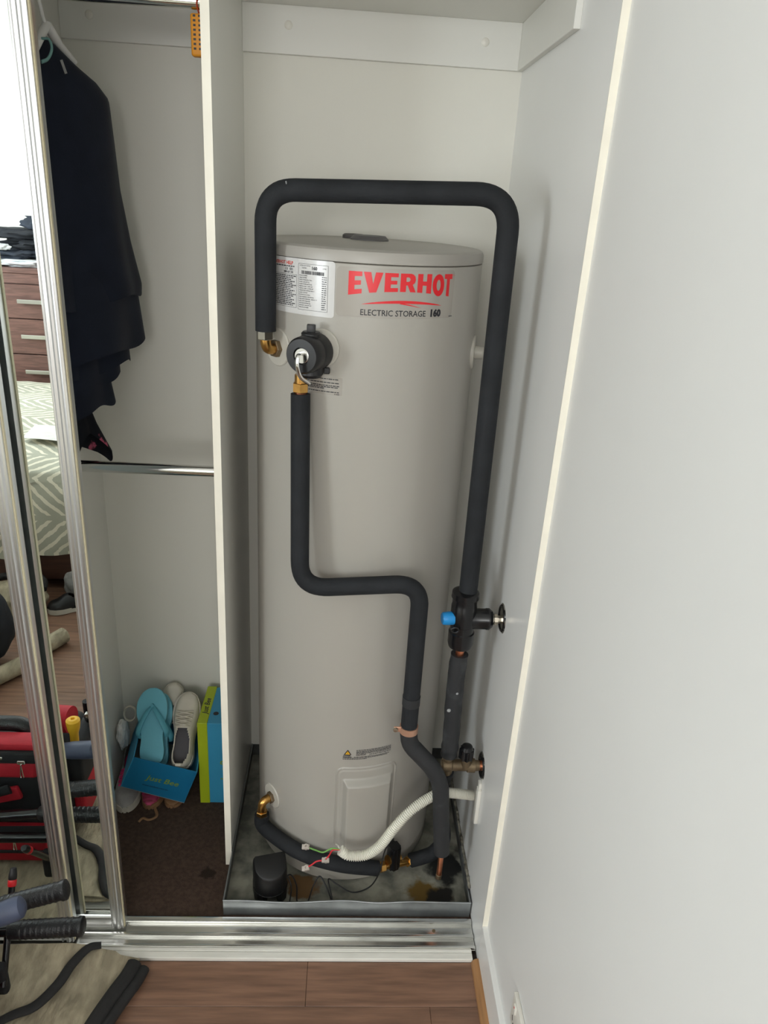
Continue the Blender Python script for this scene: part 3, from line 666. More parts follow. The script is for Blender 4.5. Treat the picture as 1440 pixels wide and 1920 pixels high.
# ================================================================ CONDUIT AND WIRES
fc = thing('flexible_conduit', 'white corrugated conduit from the tank foot to the side panel', 'conduit', tuple(U(640, 1597, y=.132)))
cpth = [U(638, 1594, y=.134), U(655, 1604, y=.131), U(685, 1603, y=.130), U(712, 1586, y=.132), U(738, 1554, y=.140), U(768, 1522, y=.155), U(800, 1499, y=.176), U(828, 1487, y=.1933), U(858, 1488, y=.2135), Vector((0, .2477, .262))]
cpt = resample(spline(cpth, 12), .00115)
rr_ = [(.0122, .0122, .0096, .0096)[i % 4] for i in range(len(cpt))]
add('corrugated_tube', tube(cpt, rr_, 16), 'conduit', fc, smooth=50)
ws = U(637, 1593, y=.134)
def wire(pts, mat, name='wire'): return add(name, tube(spline(pts, 6), .0019, 8), mat, fc, smooth=60)
wire([ws, U(622, 1591, y=.135), U(606, 1598, y=.135), U(592, 1594, y=.135), U(578, 1589, y=.137)], 'wire_green')
wire([ws, U(624, 1594, y=.133), U(617, 1604, y=.132), U(611, 1611, y=.130)], 'wire_red')
wire([U(607, 1613, y=.130), U(594, 1615, y=.128), U(585, 1621, y=.127), U(575, 1627, y=.127)], 'wire_red')
wire([ws, U(634, 1586, y=.146), U(630, 1583, y=.17)], 'conduit', 'wire_sheath')
def connector(p, d, s=1):
    m_ = frame_mat(p, d, (0, -.5, 1)); add('connector', joinbm(box(-.010*s, .008*s, -.0055*s, .0055*s, -.004, .004, .0015, 2, m_), geo_bm(lathe([(.0058*s, -.005), (.0058*s, .0065), (.003*s, .0065), (.003*s, .004), (0, .004)], p, (0, -.5, 1), 14))), 'clear_plastic', fc, smooth=35, label='clear screw connector')
connector(U(574, 1588, y=.137), (1, 0, 0)); connector(U(611, 1613, y=.130), (1, 0, -.05)); connector(U(574, 1628, y=.127), (1, 0, .3))
add('cable_cover', joinbm(box(-.009, 0, .172, .192, .245, .345, .0015, 2), box(-.007, 0, .178, .194, .345, .362, .0015, 2)), 'white_plastic', label='short white plastic cover strip below the stop valve flange', cat='cover strip', smooth=30)

# ================================================================ LEAK SENSOR
c0 = U(507, 1673, z=.016)
ls = thing('leak_alarm', 'small black water leak alarm standing in the drip tray', 'alarm', (c0.x, c0.y, .0135))
rot = Matrix.Translation((c0.x, c0.y, .0135)) @ Matrix.Rotation(math.radians(14), 4, 'Z') @ Matrix.Scale(1.13, 4)
def dshape(sx, sy, n=20):
    return [(sx*math.cos(PI+PI*k/n), sy*math.sin(PI+PI*k/n)-.002) for k in range(n+1)]+[(sx, .016), (sx-.004, .020), (-sx+.004, .020), (-sx, .016)]
def drape(z, s): return [Vector((x*s, y*s, z)) for x, y in dshape(.0355, .034)]
lev = [(.030, 1.0, 0), (.068, 1.0, .0), (.077, .985, .10), (.082, .95, .16), (.084, .86, .18)]
V = []; F = []; nn = len(dshape(.0355, .034))
for z, s, sl in lev:
    for p in drape(z, s): V.append(rot @ Vector((p.x, p.y, p.z+p.y*.36*(1 if z > .05 else 0)+.006*(z > .05))))
for i in range(len(lev)-1):
    for k in range(nn): F.append((i*nn+k, i*nn+(k+1) % nn, (i+1)*nn+(k+1) % nn, (i+1)*nn+k))
F.append(tuple(range(nn))); F.append(tuple((len(lev)-1)*nn+k for k in range(nn)))
add('housing', (V, F), 'black_sensor', ls, smooth=35)
for sgn in (-1, 1):
    P = [(sgn*.036, .018), (sgn*.012, .018), (sgn*.011, -.028), (sgn*.020, -.0305), (sgn*.031, -.020), (sgn*.0355, -.006)]
    add('foot', prism(P, 0, .032, rot), 'black_sensor', ls)
add('ridge', tube([rot @ Vector((.0362*math.cos(PI+PI*k/14), .0347*math.sin(PI+PI*k/14)-.002, .030)) for k in range(15)], .0008, 6), 'black_gloss', ls)
zt_ = .0145
lc = [U(532, 1648, z=.030), U(545, 1640, z=.040), U(556, 1660, z=.028), U(557, 1690, z=.017), U(566, 1695, z=.017), U(576, 1693, z=.017), U(588, 1660, z=.03), U(600, 1643, z=.045), U(614, 1668, z=.028), U(624, 1695, z=.017), U(620, 1672, z=.03), U(616, 1648, z=.042), U(632, 1658, z=.032), U(662, 1673, z=.024), U(694, 1662, z=.030), U(712, 1634, y=.150), U(720, 1600, y=.144), U(730, 1580, y=.146), U(738, 1573, y=.160)]
add('cord', tube(spline(lc, 8), .0017, 8), 'black_plastic', ls, smooth=60)
add('cord', tube(spline([U(538, 1640, z=.05), U(546, 1662, z=.03), U(543, 1692, z=.016)], 8), .0017, 8), 'black_plastic', ls, smooth=60)

# ================================================================ POWER OUTLET on the right wall
ol = thing('power_outlet', 'white power outlet plate low on the right wall', 'power outlet', (.012, -.306, .19))
add('plate', box(.004, .012, -.365, -.249, .186, .258, .002, 2), 'white_plastic', ol, smooth=35)
for y in (-.272, -.342): add('switch', box(.001, .005, y-.006, y+.006, .232, .250, .0012, 2), 'white_plastic', ol, smooth=35)
for y in (-.272, -.342):
    m_ = Matrix.Translation((.004, y, .208))
    add('socket_slots', joinbm(box(-.0006, .0004, -.0085, -.0062, -.002, .007, 0, 1, m_ @ Matrix.Rotation(.5, 4, 'X')), box(-.0006, .0004, .0062, .0085, -.002, .007, 0, 1, m_ @ Matrix.Rotation(-.5, 4, 'X')), box(-.0006, .0004, -.0012, .0012, -.014, -.006, 0, 1, m_)), 'ink', ol)
add('indicator', box(.0004, .0012, -.2735, -.2705, .2445, .2475), 'red', ol)

# ================================================================ CLOTHES COMPARTMENT
YR = .385
zr1 = U(403, 884, y=YR).z; zr2 = U(372, 4, y=YR).z
for z, lb in ((zr1, 'lower chrome hanging rail crossing the wardrobe at waist height'), (zr2, 'upper chrome hanging rail carrying the clothes hanger')):
    r_ = thing('hanging_rail', lb, 'rail', (XPL, YR, z), 'chrome hanging rails')
    add('tube', rod((XL, YR, z), (XPL, YR, z), .0125, 24), 'chrome', r_, smooth=30)
    for x_, s_ in ((XL, 1), (XPL, -1)): add('end_socket', lathe([(.019, 0), (.019, .004), (.0155, .006), (.0155, .012), (.013, .012)], (x_, YR, z), (s_, 0, 0), 24), 'chrome', r_, smooth=30)
# hanger
nk = U(88, 50, y=YR); fa = U(138, 117, y=.455); na = U(64, 92, y=.335)
hg = thing('clothes_hanger', 'white plastic clothes hanger on the upper rail', 'hanger', tuple(nk))
hk = [Vector((nk.x-.010, YR+.016, zr2+.006)), Vector((nk.x-.010, YR+.004, zr2+.020)), Vector((nk.x-.010, YR-.014, zr2+.012)), U(76, 12, y=YR-.018), U(80, 30, y=YR-.01), nk]
add('hook', tube(spline(hk, 6), .0032, 10), 'hanger', hg, smooth=50)
add('arm', tube(spline([nk+Vector((0, 0, .004)), nk.lerp(fa, .4)+Vector((0, 0, -.002)), fa], 6), [.0095]*6+[.0080]*7, 12, flat=.7), 'hanger', hg, smooth=50)
add('arm', tube(spline([nk+Vector((0, 0, .004)), nk.lerp(na, .5)+Vector((0, 0, .002)), na], 6), .0085, 12, flat=.7), 'hanger', hg, smooth=50)
def garment_loft(cx, cy, d, z_top, hem, Lf, Ln, Wf, nu=72, nv=60, folds=7, amp=.010, seed=0):
    d = Vector((d[0], d[1], 0)).normalized(); e_ = Vector((-d.y, d.x, 0)); V = []; F = []
    for j in range(nv+1):
        v = j/nv
        for i in range(nu):
            u = 2*PI*i/nu; zb = hem(u); z = z_top+(zb-z_top)*v
            L = Lf(z) if math.cos(u) > 0 else Ln(z)
            fd = amp*v*(math.sin(folds*u+seed+1.5*nz((u, z*3, seed)))+.7*nz((math.cos(u)*2, math.sin(u)*2, z*4+seed)))
            top = 1
            c_, s_ = math.cos(u), math.sin(u)
            p = Vector((cx, cy, z))+d*(L*math.copysign(abs(c_)**.8, c_)*top+fd*c_*.6)+e_*(Wf(z)*s_*(.35+.65*top)+fd*s_)
            p.x = max(p.x, XL+.004); p.y = min(p.y, YB-.004); V.append(p)
    for j in range(nv):
        for i in range(nu): F.append((j*nu+i, j*nu+(i+1) % nu, (j+1)*nu+(i+1) % nu, (j+1)*nu+i))
    F.append(tuple(range(nu)))
    return V, F
def lerp_tab(t):
    def f(z):
        for (z0, a), (z1, b) in zip(t, t[1:]):
            if z0 >= z >= z1: return a+(b-a)*(z0-z)/(z0-z1)
        return t[0][1] if z > t[0][0] else t[-1][1]
    return f
gx, gy = -.928, .385; gd = (.50, .87)
gm = thing('navy_cardigan', 'long navy cardigan with an uneven draped hem on the white hanger', 'cardigan', (gx, gy, 1.2))
Ln = lerp_tab([(1.86, .02), (1.77, .07), (1.2, .085)])
def layer(nm, z_top, far, near, Lt, Wt, seed, amp=.008, folds=5):
    hem = lambda u: near+(far-near)*(.5+.5*math.cos(u))**.7+.006*math.sin(5*u+seed)
    add(nm, garment_loft(gx, gy, gd, z_top, hem, lerp_tab(Lt), Ln, lerp_tab(Wt), folds=folds, amp=amp, seed=seed), 'navy', gm, smooth=70)
WT = [(1.86, .006), (1.83, .016), (1.75, .034), (1.3, .046)]
layer('outer_layer', 1.853, 1.392, 1.36, [(1.853, .012), (1.812, .082), (1.79, .128), (1.765, .156), (1.69, .163), (1.60, .170), (1.50, .190), (1.41, .216), (1.36, .212)], WT, 0)
layer('middle_layer', 1.70, 1.288, 1.24, [(1.70, .12), (1.42, .195), (1.28, .208)], [(1.7, .02), (1.3, .040)], 2)
layer('inner_layer', 1.60, 1.250, 1.21, [(1.60, .10), (1.30, .165), (1.24, .168)], [(1.6, .016), (1.25, .024)], 5, .005)
layer('under_layer', 1.60, 1.222, 1.18, [(1.60, .09), (1.30, .128), (1.21, .130)], [(1.6, .014), (1.2, .022)], 3, .005)
layer('tail_layer', 1.55, 1.163, 1.140, [(1.55, .08), (1.25, .095), (1.15, .113)], [(1.55, .012), (1.15, .020)], 1, .004, 4)
add('neck_trim', tube(spline([U(78, 72, y=.35), U(92, 74, y=.352), U(97, 92, y=.352), U(90, 110, y=.348), U(78, 116, y=.34)], 6), .0045, 8, flat=.5), 'teal', gm, smooth=60, label='teal neck binding')
add('care_tag', box(-.0022, .0022, -.0008, .0008, -.012, .010, 0, 1, Matrix.Translation(U(119, 124, y=.385)) @ Matrix.Rotation(-.3, 4, 'Y')), 'grey_mesh', gm)
m = M('floral2', (22, 24, 31), .85, col2=(190, 92, 118), vs=14, lo=.57, hi=.60, spec=.2)
fm = thing('floral_dress', 'black dress with pink flowers hanging behind the lower rail', 'dress', (-.945, .44, 1.05))
hem3 = lambda u: 1.030+.045*math.cos(2*u+2.6)+.012*math.sin(3*u)
add('skirt', garment_loft(-.952, .462, (.35, .94), 1.23, hem3, lerp_tab([(1.26, .05), (1.17, .030), (1.10, .06), (1.02, .105)]), lerp_tab([(1.26, .05), (1.0, .06)]), lerp_tab([(1.26, .008), (1.15, .010), (1.0, .018)]), folds=5, amp=.004, seed=4), 'floral2', fm, smooth=70)
# orange hanging sachet
os_ = U(366, 66, y=YR)
oc = thing('hanging_sachet', 'orange hanging wardrobe sachet with black print beside the partition', 'sachet', (os_.x, YR, os_.z))
oz0, oz1 = U(366, 107, y=YR).z, U(366, 26, y=YR).z; ox0 = U(359, 60, y=YR).x
add('pouch', box(ox0, ox0+.034, YR-.010, YR+.010, oz0, oz1, .004, 3), 'orange', oc, smooth=40)
pr_ = []
for i in range(8):
    for j in range(3):
        pr_.append(box(ox0+.005+j*.0095, ox0+.0095+j*.0095, YR-.0104, YR-.0098, oz0+.010+i*.0072, oz0+.0135+i*.0072))
add('print', joinbm(*pr_), 'ink', oc)
add('cord', tube(spline([(ox0+.015, YR, oz1-.002), (ox0+.013, YR-.012, oz1+.012), (ox0+.015, YR-.0135, zr2+.004), (ox0+.016, YR, zr2+.0145), (ox0+.017, YR+.0135, zr2), (ox0+.015, YR, oz1-.002)], 6), .0014, 8), 'red_cord', oc, smooth=60)

# ---- shoe boxes
sb = thing('shoe_box', 'closed blue shoe box with lime lid standing against the partition', 'shoe box', (-.675, .55, .006))
bz = .283; by0, by1 = .474, .640
add('body', box(-.696, -.619, by0+.002, by1, .006, bz-.002, .001, 1), 'box_blue', sb)
add('lid', joinbm(box(-.7215, -.6945, by0, by1+.002, .006, bz, .0012, 1)), 'box_lime', sb, label='lime green lid')
hp_ = U(405, 1338, z=bz-.002)
add('finger_hole', lathe([(.0075, 0), (.0075, .0008), (0, .0008)], (hp_.x, hp_.y, bz-.0022), (0, 0, 1), 20), 'ink', sb)
def put_text(s, size, o, xd, up, mat, parent, bold=.0, shear=.2, name='lettering'):
    t_ = text_bm(s, size, bold, shear); mm_ = frame_mat(o, xd, up)   # text x along xd, text normal = up
    bmesh.ops.transform(t_, matrix=mm_, verts=t_.verts); return add(name, t_, mat, parent)
put_text('Just Bee', .021, (-.7015, .515, bz+.0006), (0, 1, 0), (0, 0, 1), 'ink', sb, .0003, .25)
put_text('Just Bee', .030, (-.642, by0+.001, .085), (0, 0, 1), (0, -1, 0), 'box_print', sb, .0004, .25)
# open box lying on the shoes
TLb, TRb, BLb, BRb = U(250, 1420, y=.438), U(370, 1448, y=.438), U(226, 1475, y=.450), U(345, 1506, y=.450)
ob = thing('open_shoe_box', 'open bright blue shoe box holding flip-flops and white sneakers', 'shoe box', tuple((BLb+BRb)/2))
dd = Vector((-.09, .99, .10)).normalized()*.198
def slab(a, b, c, d, off):
    """quad panel with thickness"""
    V = [a, b, c, d, a+off, b+off, c+off, d+off]; return V, [(0, 1, 2, 3), (4, 5, 6, 7), (0, 1, 5, 4), (1, 2, 6, 5), (2, 3, 7, 6), (3, 0, 4, 7)]
nth = dd.normalized()*.002
add('end_panel', slab(BLb, BRb, TRb, TLb, nth), 'box_deep', ob, label='blue end panel with printed brand')
add('end_panel', slab(BLb+dd, BRb+dd, TRb+dd, TLb+dd, -nth), 'box_deep', ob)
xw = (BRb-BLb).normalized()*.002
add('side_panel', slab(BLb, BLb+dd, TLb+dd, TLb, xw), 'box_blue', ob); add('side_panel', slab(BRb, BRb+dd, TRb+dd, TRb, -xw), 'box_blue', ob)
add('bottom_panel', slab(BLb, BRb, BRb+dd, BLb+dd, (TLb-BLb).normalized()*.002), 'box_in', ob)
xb = (TRb-TLb).normalized(); nb = -(dd.normalized())
ub = (TLb-BLb); o_ = BLb.lerp(TLb, .36)+xb*.050+nb*.0008
nf = xb.cross(ub).normalized(); nf = nf if nf.y < 0 else -nf
put_text('Just Bee', .027, BLb.lerp(TLb, .42)+xb*.055+nf*.001, xb, nf, 'box_print', ob, .0003, .25)
put_text('www.justbee.com.au', .0085, BLb.lerp(TLb, .22)+xb*.052+nf*.001, xb, nf, 'ink', ob, 0, 0)

# ---- footwear
def outline(L, W, n=40):
    pts = []
    ctrl = [(0, 0), (.0, .17), (.05, .27), (.16, .315), (.34, .285), (.48, .315), (.66, .40), (.82, .385), (.94, .26), (.995, .10), (1, 0)]
    sp_ = spline([Vector((a, b, 0)) for a, b in ctrl], 5)
    up_ = [(p.x*L, max(p.y, 0)*W*1.22) for p in sp_]; lo = [(p.x*L, -max(p.y, 0)*W*1.10) for p in sp_[1:-1]][::-1]
    return up_+lo
def flipflop(label, heel, toe, up, group, W=.085):
    L = (Vector(toe)-Vector(heel)).length; mm_ = frame_mat(heel, Vector(toe)-Vector(heel), up)
    t_ = thing('flip_flop', label, 'flip-flop', tuple(heel), group)
    bm_ = geo_bm(prism(outline(L, W), 0, .016)); bmesh.ops.bevel(bm_, geom=[e for e in bm_.edges if abs(e.verts[0].co.z-e.verts[1].co.z) < 1e-6], offset=.003, segments=2, affect='EDGES'); bmesh.ops.transform(bm_, matrix=mm_, verts=bm_.verts)
    add('sole', bm_, 'flip', t_, smooth=35)
    for s_ in (-1, 1):
        P = [Vector((L*.76, 0, .017)), Vector((L*.70, s_*.010, .026)), Vector((L*.56, s_*W*.30, .029)), Vector((L*.42, s_*W*.43, .022)), Vector((L*.36, s_*W*.42, .008))]
        add('strap', tube([mm_ @ p for p in spline(P, 6)], [.0045+.0035*min(1, i/12) for i in range(25)], 10, flat=.55), 'flip_dark', t_, smooth=50)
    add('toe_post', tube([mm_ @ Vector((L*.77, 0, .012)), mm_ @ Vector((L*.765, 0, .024))], .005, 10), 'flip_dark', t_, smooth=50)
    return t_
def shoe(name, label, cat, heel, toe, up, mu, ms, W=.085, H=.075, sole=.022, lace=None, inner='insole', tab=None, stripes=None, group=None):
    L = (Vector(toe)-Vector(heel)).length; mm_ = frame_mat(heel, Vector(toe)-Vector(heel), up)
    t_ = thing(name, label, cat, tuple(heel), group)
    bm_ = geo_bm(prism(outline(L, W), 0, sole)); bmesh.ops.bevel(bm_, geom=[e for e in bm_.edges if abs(e.verts[0].co.z-e.verts[1].co.z) < 1e-6], offset=.004, segments=2, affect='EDGES'); bmesh.ops.transform(bm_, matrix=mm_, verts=bm_.verts)
    add('sole', bm_, ms, t_, smooth=35)
    wt = lerp_tab([(0, -.0)]); nt_, na_ = 30, 24; V = []; F = []
    def wdt(t): 
        pts = [(0, .14), (.05, .27), (.16, .31), (.34, .285), (.48, .31), (.66, .385), (.82, .36), (.94, .25), (1, .05)]
        for (a, x), (b, y) in zip(pts, pts[1:]):
            if a <= t <= b: return (x+(y-x)*(t-a)/(b-a))*W*1.12
        return .05*W
    def hgt(t):
        pts = [(0, .70), (.06, 1.0), (.25, .78), (.45, .86), (.58, .80), (.75, .52), (.9, .42), (.97, .28), (1, .06)]
        for (a, x), (b, y) in zip(pts, pts[1:]):
            if a <= t <= b: return (x+(y-x)*(t-a)/(b-a))*(H-sole)
        return 0
    def pos(t, a):
        c_, s_ = math.cos(a), math.sin(a)
        return Vector((t*L*.985+.003, wdt(t)*math.copysign(abs(c_)**.75, c_), sole-.003+hgt(t)*abs(s_)**.8))
    for i in range(nt_+1):
        for j in range(na_+1): V.append(mm_ @ pos(i/nt_, PI*j/na_))
    for i in range(nt_):
        t0 = (i+.5)/nt_
        for j in range(na_):
            a = PI*(j+.5)/na_
            half = .95*math.sqrt(max(0, 1-((t0-.26)/.24)**2)) if .04 < t0 < .5 else 0
            if abs(a-PI/2) < half: continue
            q = i*(na_+1)+j; F.append((q, q+1, q+na_+2, q+na_+1))
    bm_ = geo_bm((V, F)); bmesh.ops.recalc_face_normals(bm_, faces=bm_.faces); bmesh.ops.solidify(bm_, geom=bm_.faces[:], thickness=.0025)
    add('upper', bm_, mu, t_, smooth=60)
    add('insole', prism([(x*.9+L*.045, y*.85) for x, y in outline(L*.95, W)], sole, sole+.005, mm_), inner, t_)
    if lace:
        for k in range(4):
            tq = .52+.055*k
            for s_ in (-1, 1):
                P = [pos(tq, PI/2-s_*.62), pos(tq+.02, PI/2)+Vector((0, 0, .004)), pos(tq+.045, PI/2+s_*.62)]
                add('lace', tube([mm_ @ (p+Vector((0, 0, .0022))) for p in spline(P, 4)], (.0036 if lace == 'pink' else .003), 8, flat=.6), lace, t_, smooth=60)
    if tab:
        p = pos(.02, PI/2); add('heel_tab', box(-.003, .004, -.008, .008, -.022, .006, .0015, 2, mm_ @ Matrix.Translation(p)), tab, t_, smooth=40)
    if stripes:
        for k in range(3):
            P = [pos(.60+.11*k, a_)+Vector((0, 0, .001)) for a_ in [PI*(.12+.76*i/10) for i in range(11)]]
            add('stripe', tube([mm_ @ p for p in P], .0035, 8, flat=.5), stripes, t_, smooth=60)
    return t_
flipflop('pale blue flip-flop lying on top of its pair in the blue box', U(288, 1432, y=.470), U(289, 1290, y=.590), (0, -.72, .69), 'blue flip-flops', .088)
flipflop('pale blue flip-flop half hidden beneath its pair in the blue box', U(296, 1440, y=.499), U(300, 1298, y=.619), (0, -.72, .69), 'blue flip-flops', .088)
shoe('sneaker', 'white lace-up sneaker with grey lining resting toe up in the blue box', 'sneaker', U(343, 1440, y=.480), U(358, 1298, y=.618), (-.05, -.62, .78), 'sneaker', 'sole_white', .082, .070, .018, lace='sneaker', tab='sneaker', group='white sneakers')
shoe('sneaker', 'white sneaker standing against the wall behind the blue flip-flops', 'sneaker', U(323, 1352, y=.622), U(329, 1279, y=.656), (.0, -.88, .45), 'sneaker', 'sole_white', .062, .042, .014, group='white sneakers')
shoe('running_shoe', 'grey running shoe with pink laces beside the open blue box', 'running shoe', (-.952, .655, .0065), (-.921, .430, .0065), (0, 0, 1), 'grey_mesh', 'sole_white', .076, .074, .020, lace='pink', inner='pink')
shoe('sandal_shoe', 'pink striped shoe with tan sole under the open blue box', 'shoe', (-.862, .660, .0065), (-.858, .444, .0065), (0, 0, 1), 'pink_stripe', 'tan', .068, .050, .016, stripes='pink')
shoe('loafer', 'brown shoe under the right side of the open blue box', 'shoe', (-.800, .655, .0065), (-.798, .450, .0065), (0, 0, 1), 'tan', 'tan', .066, .034, .010)
add('shoe_tie', tube(spline([U(260, 1541, z=.009), U(268, 1534, z=.012), U(280, 1537, z=.009), U(294, 1529, z=.010), (-.845, .452, .012)], 6), .0040, 8, flat=.4), 'tan', label='tan fabric tie lying on the carpet before the striped shoe', cat='ribbon', smooth=60)
lo_ = U(244, 1338, y=.60)
add('sandal_strap', tube([lo_+Vector((.017*math.cos(a*PI/8), .006*math.sin(a*PI/8), .021*math.sin(a*PI/8))) for a in range(17)], .0055, 8, cap=False, flat=.5), 'sneaker', label='cream looped sandal strap behind the flip-flops', cat='strap', smooth=60)
def lump(c, rx, ry, rz, seed, amp=.25, fr=2.2, sub=4, flatb=False):
    bm_ = bmesh.new(); bmesh.ops.create_icosphere(bm_, subdivisions=sub, radius=1)
    for v in bm_.verts:
        p = v.co.copy(); k = 1+amp*(nz(p*fr+Vector((seed, 0, 0)))-.6*abs(nz(p*fr*2.1+Vector((0, seed, 0))))+.3)
        v.co = Vector((c[0]+p.x*rx*k, c[1]+p.y*ry*k, c[2]+p.z*rz*k))
        if flatb: v.co.z = max(v.co.z, c[2]-rz*.75)
    return bm_
pc_ = U(236, 1388, y=.585); pc_.x = -.9580; pc_.z += .022
add('crumpled_paper', lump(pc_, .0160, .026, .044, 3, .28, 2.2), 'paper', label='crumpled white packing paper stuffed in the running shoe', cat='paper', smooth=25)

# ================================================================ FOREGROUND: DROP CLOTH, TOOLS, TOOL BAG
ra, rb_ = U(246, 1808, z=.03), U(186, 1925, z=.03)
def xr(y): t = (y-ra.y)/(rb_.y-ra.y); return ra.x+(rb_.x-ra.x)*t*(1 if t < 1.2 else 1)-.0
dc = thing('drop_cloth', 'folded beige canvas drop cloth with black binding on the floor', 'drop cloth', (-1.1, -.25, 0))
def ytop(x): return -.004+.022*max(0, min(1, (-.80-x)/.1))
def cloth_fn(zb, amp, seed, clip=None):
    def f(u, v):
        y0_ = -.62; x = -1.62+u*(.0+1.62); 
        yv = y0_+(ytop(-1.2)-y0_)*v; xrgt = -1.0 if yv < -.40 else xr(yv)
        xrgt = xr(max(yv, -.17)) + (0 if yv > -.17 else (yv+.17)*.35)
        x = -1.62+(xrgt+1.62)*u; y = y0_+(ytop(x)-y0_)*v
        z = zb+amp*(nz((x*7, y*7, seed))+.5*nz((x*17, y*17, seed)))+.012*math.exp(-((y-.0)/.03)**2)*(1 if x < -.82 else .3)
        z -= .010*max(0, (u-.96)/.04)
        return Vector((x, y, max(z, .001)))
    return f
add('lower_layer', sheet(80, 50, cloth_fn(.017, .007, 1), .004), 'canvas', dc, smooth=60)
ed = spline([U(190, 1772, z=.034), U(165, 1778, z=.036), U(135, 1808, z=.037), U(108, 1846, z=.037), U(66, 1886, z=.036), U(20, 1905, z=.036), U(-60, 1945, z=.036)], 10)
def up_fn(u, v):
    e_ = ed[min(len(ed)-1, int(v*(len(ed)-1)))]; k = v*(len(ed)-1)-int(v*(len(ed)-1))
    e2 = ed[min(len(ed)-1, int(v*(len(ed)-1))+1)]; e_ = e_.lerp(e2, k)
    lft = Vector((-1.55, .014-.5*v, .036)); p = lft.lerp(e_, u); p.z = .034+.006*(nz((p.x*8, p.y*8, 4))+.6*nz((p.x*20, p.y*14, 4)))-.004*(u > .97)+.010*math.exp(-((p.y-.0)/.03)**2)*(1-u); return p
add('upper_layer', sheet(60, 44, up_fn, .004), 'canvas', dc, smooth=60)
add('binding', tube(ed, [.0085+.003*math.sin(PI*i/(len(ed)-1)) for i in range(len(ed))], 10, flat=.45), 'binding', dc, smooth=60, label='black cloth binding')
re_ = [U(252, 1806, z=.022), U(238, 1830, z=.026), U(214, 1862, z=.028), U(182, 1908, z=.030), U(150, 1960, z=.030), U(120, 2010, z=.03)]
add('binding', tube(spline(re_, 6), .0165, 12, flat=.7), 'binding', dc, smooth=60)
add('binding', tube(spline([p+Vector((.022, -.006, -.010)) for p in re_], 6), .0125, 12, flat=.9), 'binding', dc, smooth=60)

# tool bag standing on the cloth, reflected in the mirrors
bx = thing('tool_bag', 'red and black zipped tool bag standing before the mirror door', 'tool bag', (-1.28, -.3, .045))
add('main_body', box(-1.62, -1.02, -.37, -.185, .042, .300, .03, 3), 'bag_black', bx, smooth=40)
def pocket(x0, x1, y0, y1, z0, z1, nm='pocket'): return add(nm, box(x0, x1, y0, y1, z0, z1, .012, 3), 'bag_red', bx, smooth=40)
lp = pocket(-1.60, -1.045, -.20, -.145, .048, .138)
add('piping', box(-1.60, -1.045, -.1455, -.141, .082, .090, .001, 1), 'bag_black', lp)
upk = pocket(-1.60, -1.055, -.21, -.172, .285, .338)
add('zip_band', box(-1.60, -1.05, -.212, -.168, .334, .368, .006, 2), 'bag_black', upk)
add('flap', box(-1.60, -1.05, -.225, -.176, .366, .386, .007, 2), 'bag_red', bx, smooth=40)
add('tool_loop', box(-1.25, -1.10, -.186, -.172, .205, .243, .006, 2, Matrix.Translation((-1.17, -.18, .22)) @ Matrix.Rotation(-.25, 4, 'Y') @ Matrix.Translation((1.17, .18, -.22))), 'bag_red', bx, smooth=40)
put_text('TT', .016, (-1.175, -.1712, .303), (-1, 0, 0), (0, 1, 0), 'sole_white', upk, .0006, .2)
for xz, z_, yf in ((-1.083, .345, -.166), (-1.115, .142, -.142)):
    zp = add('zip_slider', box(xz-.009, xz+.009, yf-.002, yf+.006, z_-.005, z_+.005, .002, 2), 'chrome', bx)
    add('zip_pull', tube([Vector((xz, yf+.007, z_-.004)), Vector((xz+.003, yf+.008, z_-.040)), Vector((xz-.004, yf+.008, z_-.040)), Vector((xz, yf+.007, z_-.004))], .0015, 6), 'chrome', zp)
for k in range(5): add('rivet', lathe([(.004, 0), (.003, .002), (0, .002)], (-1.13-k*.09, -.1675, .352), (0, 1, 0), 10), 'chrome', bx)
add('handle_bar', tube(fillet([(-1.58, -.25, .30), (-1.58, -.25, .388), (-1.10, -.25, .388), (-1.075, -.25, .30)], .03, 6), .019, 14), 'grip', bx, smooth=50)
add('handle_pad', tube([(-1.12, -.27, .338), (-1.022, -.255, .344)], .034, 20), 'bag_red', bx, smooth=50, label='red padded handle wrap')
add('side_pocket', box(-1.03, -.995, -.36, -.21, .045, .165, .014, 3), 'bag_red', bx, smooth=40)
add('end_pouch', box(-1.03, -.990, -.36, -.205, .160, .290, .012, 3), 'bag_black', bx, smooth=40)
for a, b in (((-1.60, -.150, .270), (-1.02, -.150, .185)), ((-1.60, -.155, .165), (-1.04, -.150, .150)), ((-1.45, -.160, .190), (-1.12, -.165, .262))):
    add('strap', tube(spline([a, ((a[0]+b[0])/2, a[1]+.012, (a[2]+b[2])/2-.006), b], 6), .014, 8, flat=.35, upv=Vector((0, 1, 0))), 'bag_black', bx, smooth=50)
# hand tools sticking out of the bag
def handtool(name, label, cat, tip, tail, r, mat, tipr=None):
    t_ = thing(name, label, cat, tuple(tail)); tip, tail = Vector(tip), Vector(tail); d_ = tail-tip; L = d_.length
    return t_, tip, tail, d_.normalized(), L
def grip_tool(name, label, cat, tip, tail, r, mat, shaft='steel', bend=.0):
    t_, tip, tail, d_, L = handtool(name, label, cat, tip, tail, r, mat)
    g = .150; pr_ = [(r*.72, 0), (r*1.02, .003), (r*1.05, .010), (r*.93, .014), (r*.96, .06), (r*.92, g-.004), (r*.80, g)]
    add('grip', lathe(pr_, tip, d_, 24), mat, t_, smooth=40)
    for k in range(10):
        add('grip_rib', lathe([(r*.95, .022+k*.011), (r*1.0, .025+k*.011), (r*.95, .028+k*.011)], tip, d_, 20), mat, t_, smooth=60)
    add('shank', rod(tip+d_*(g-.005), tail, r*.62, 14), shaft, t_, smooth=40)
    return t_
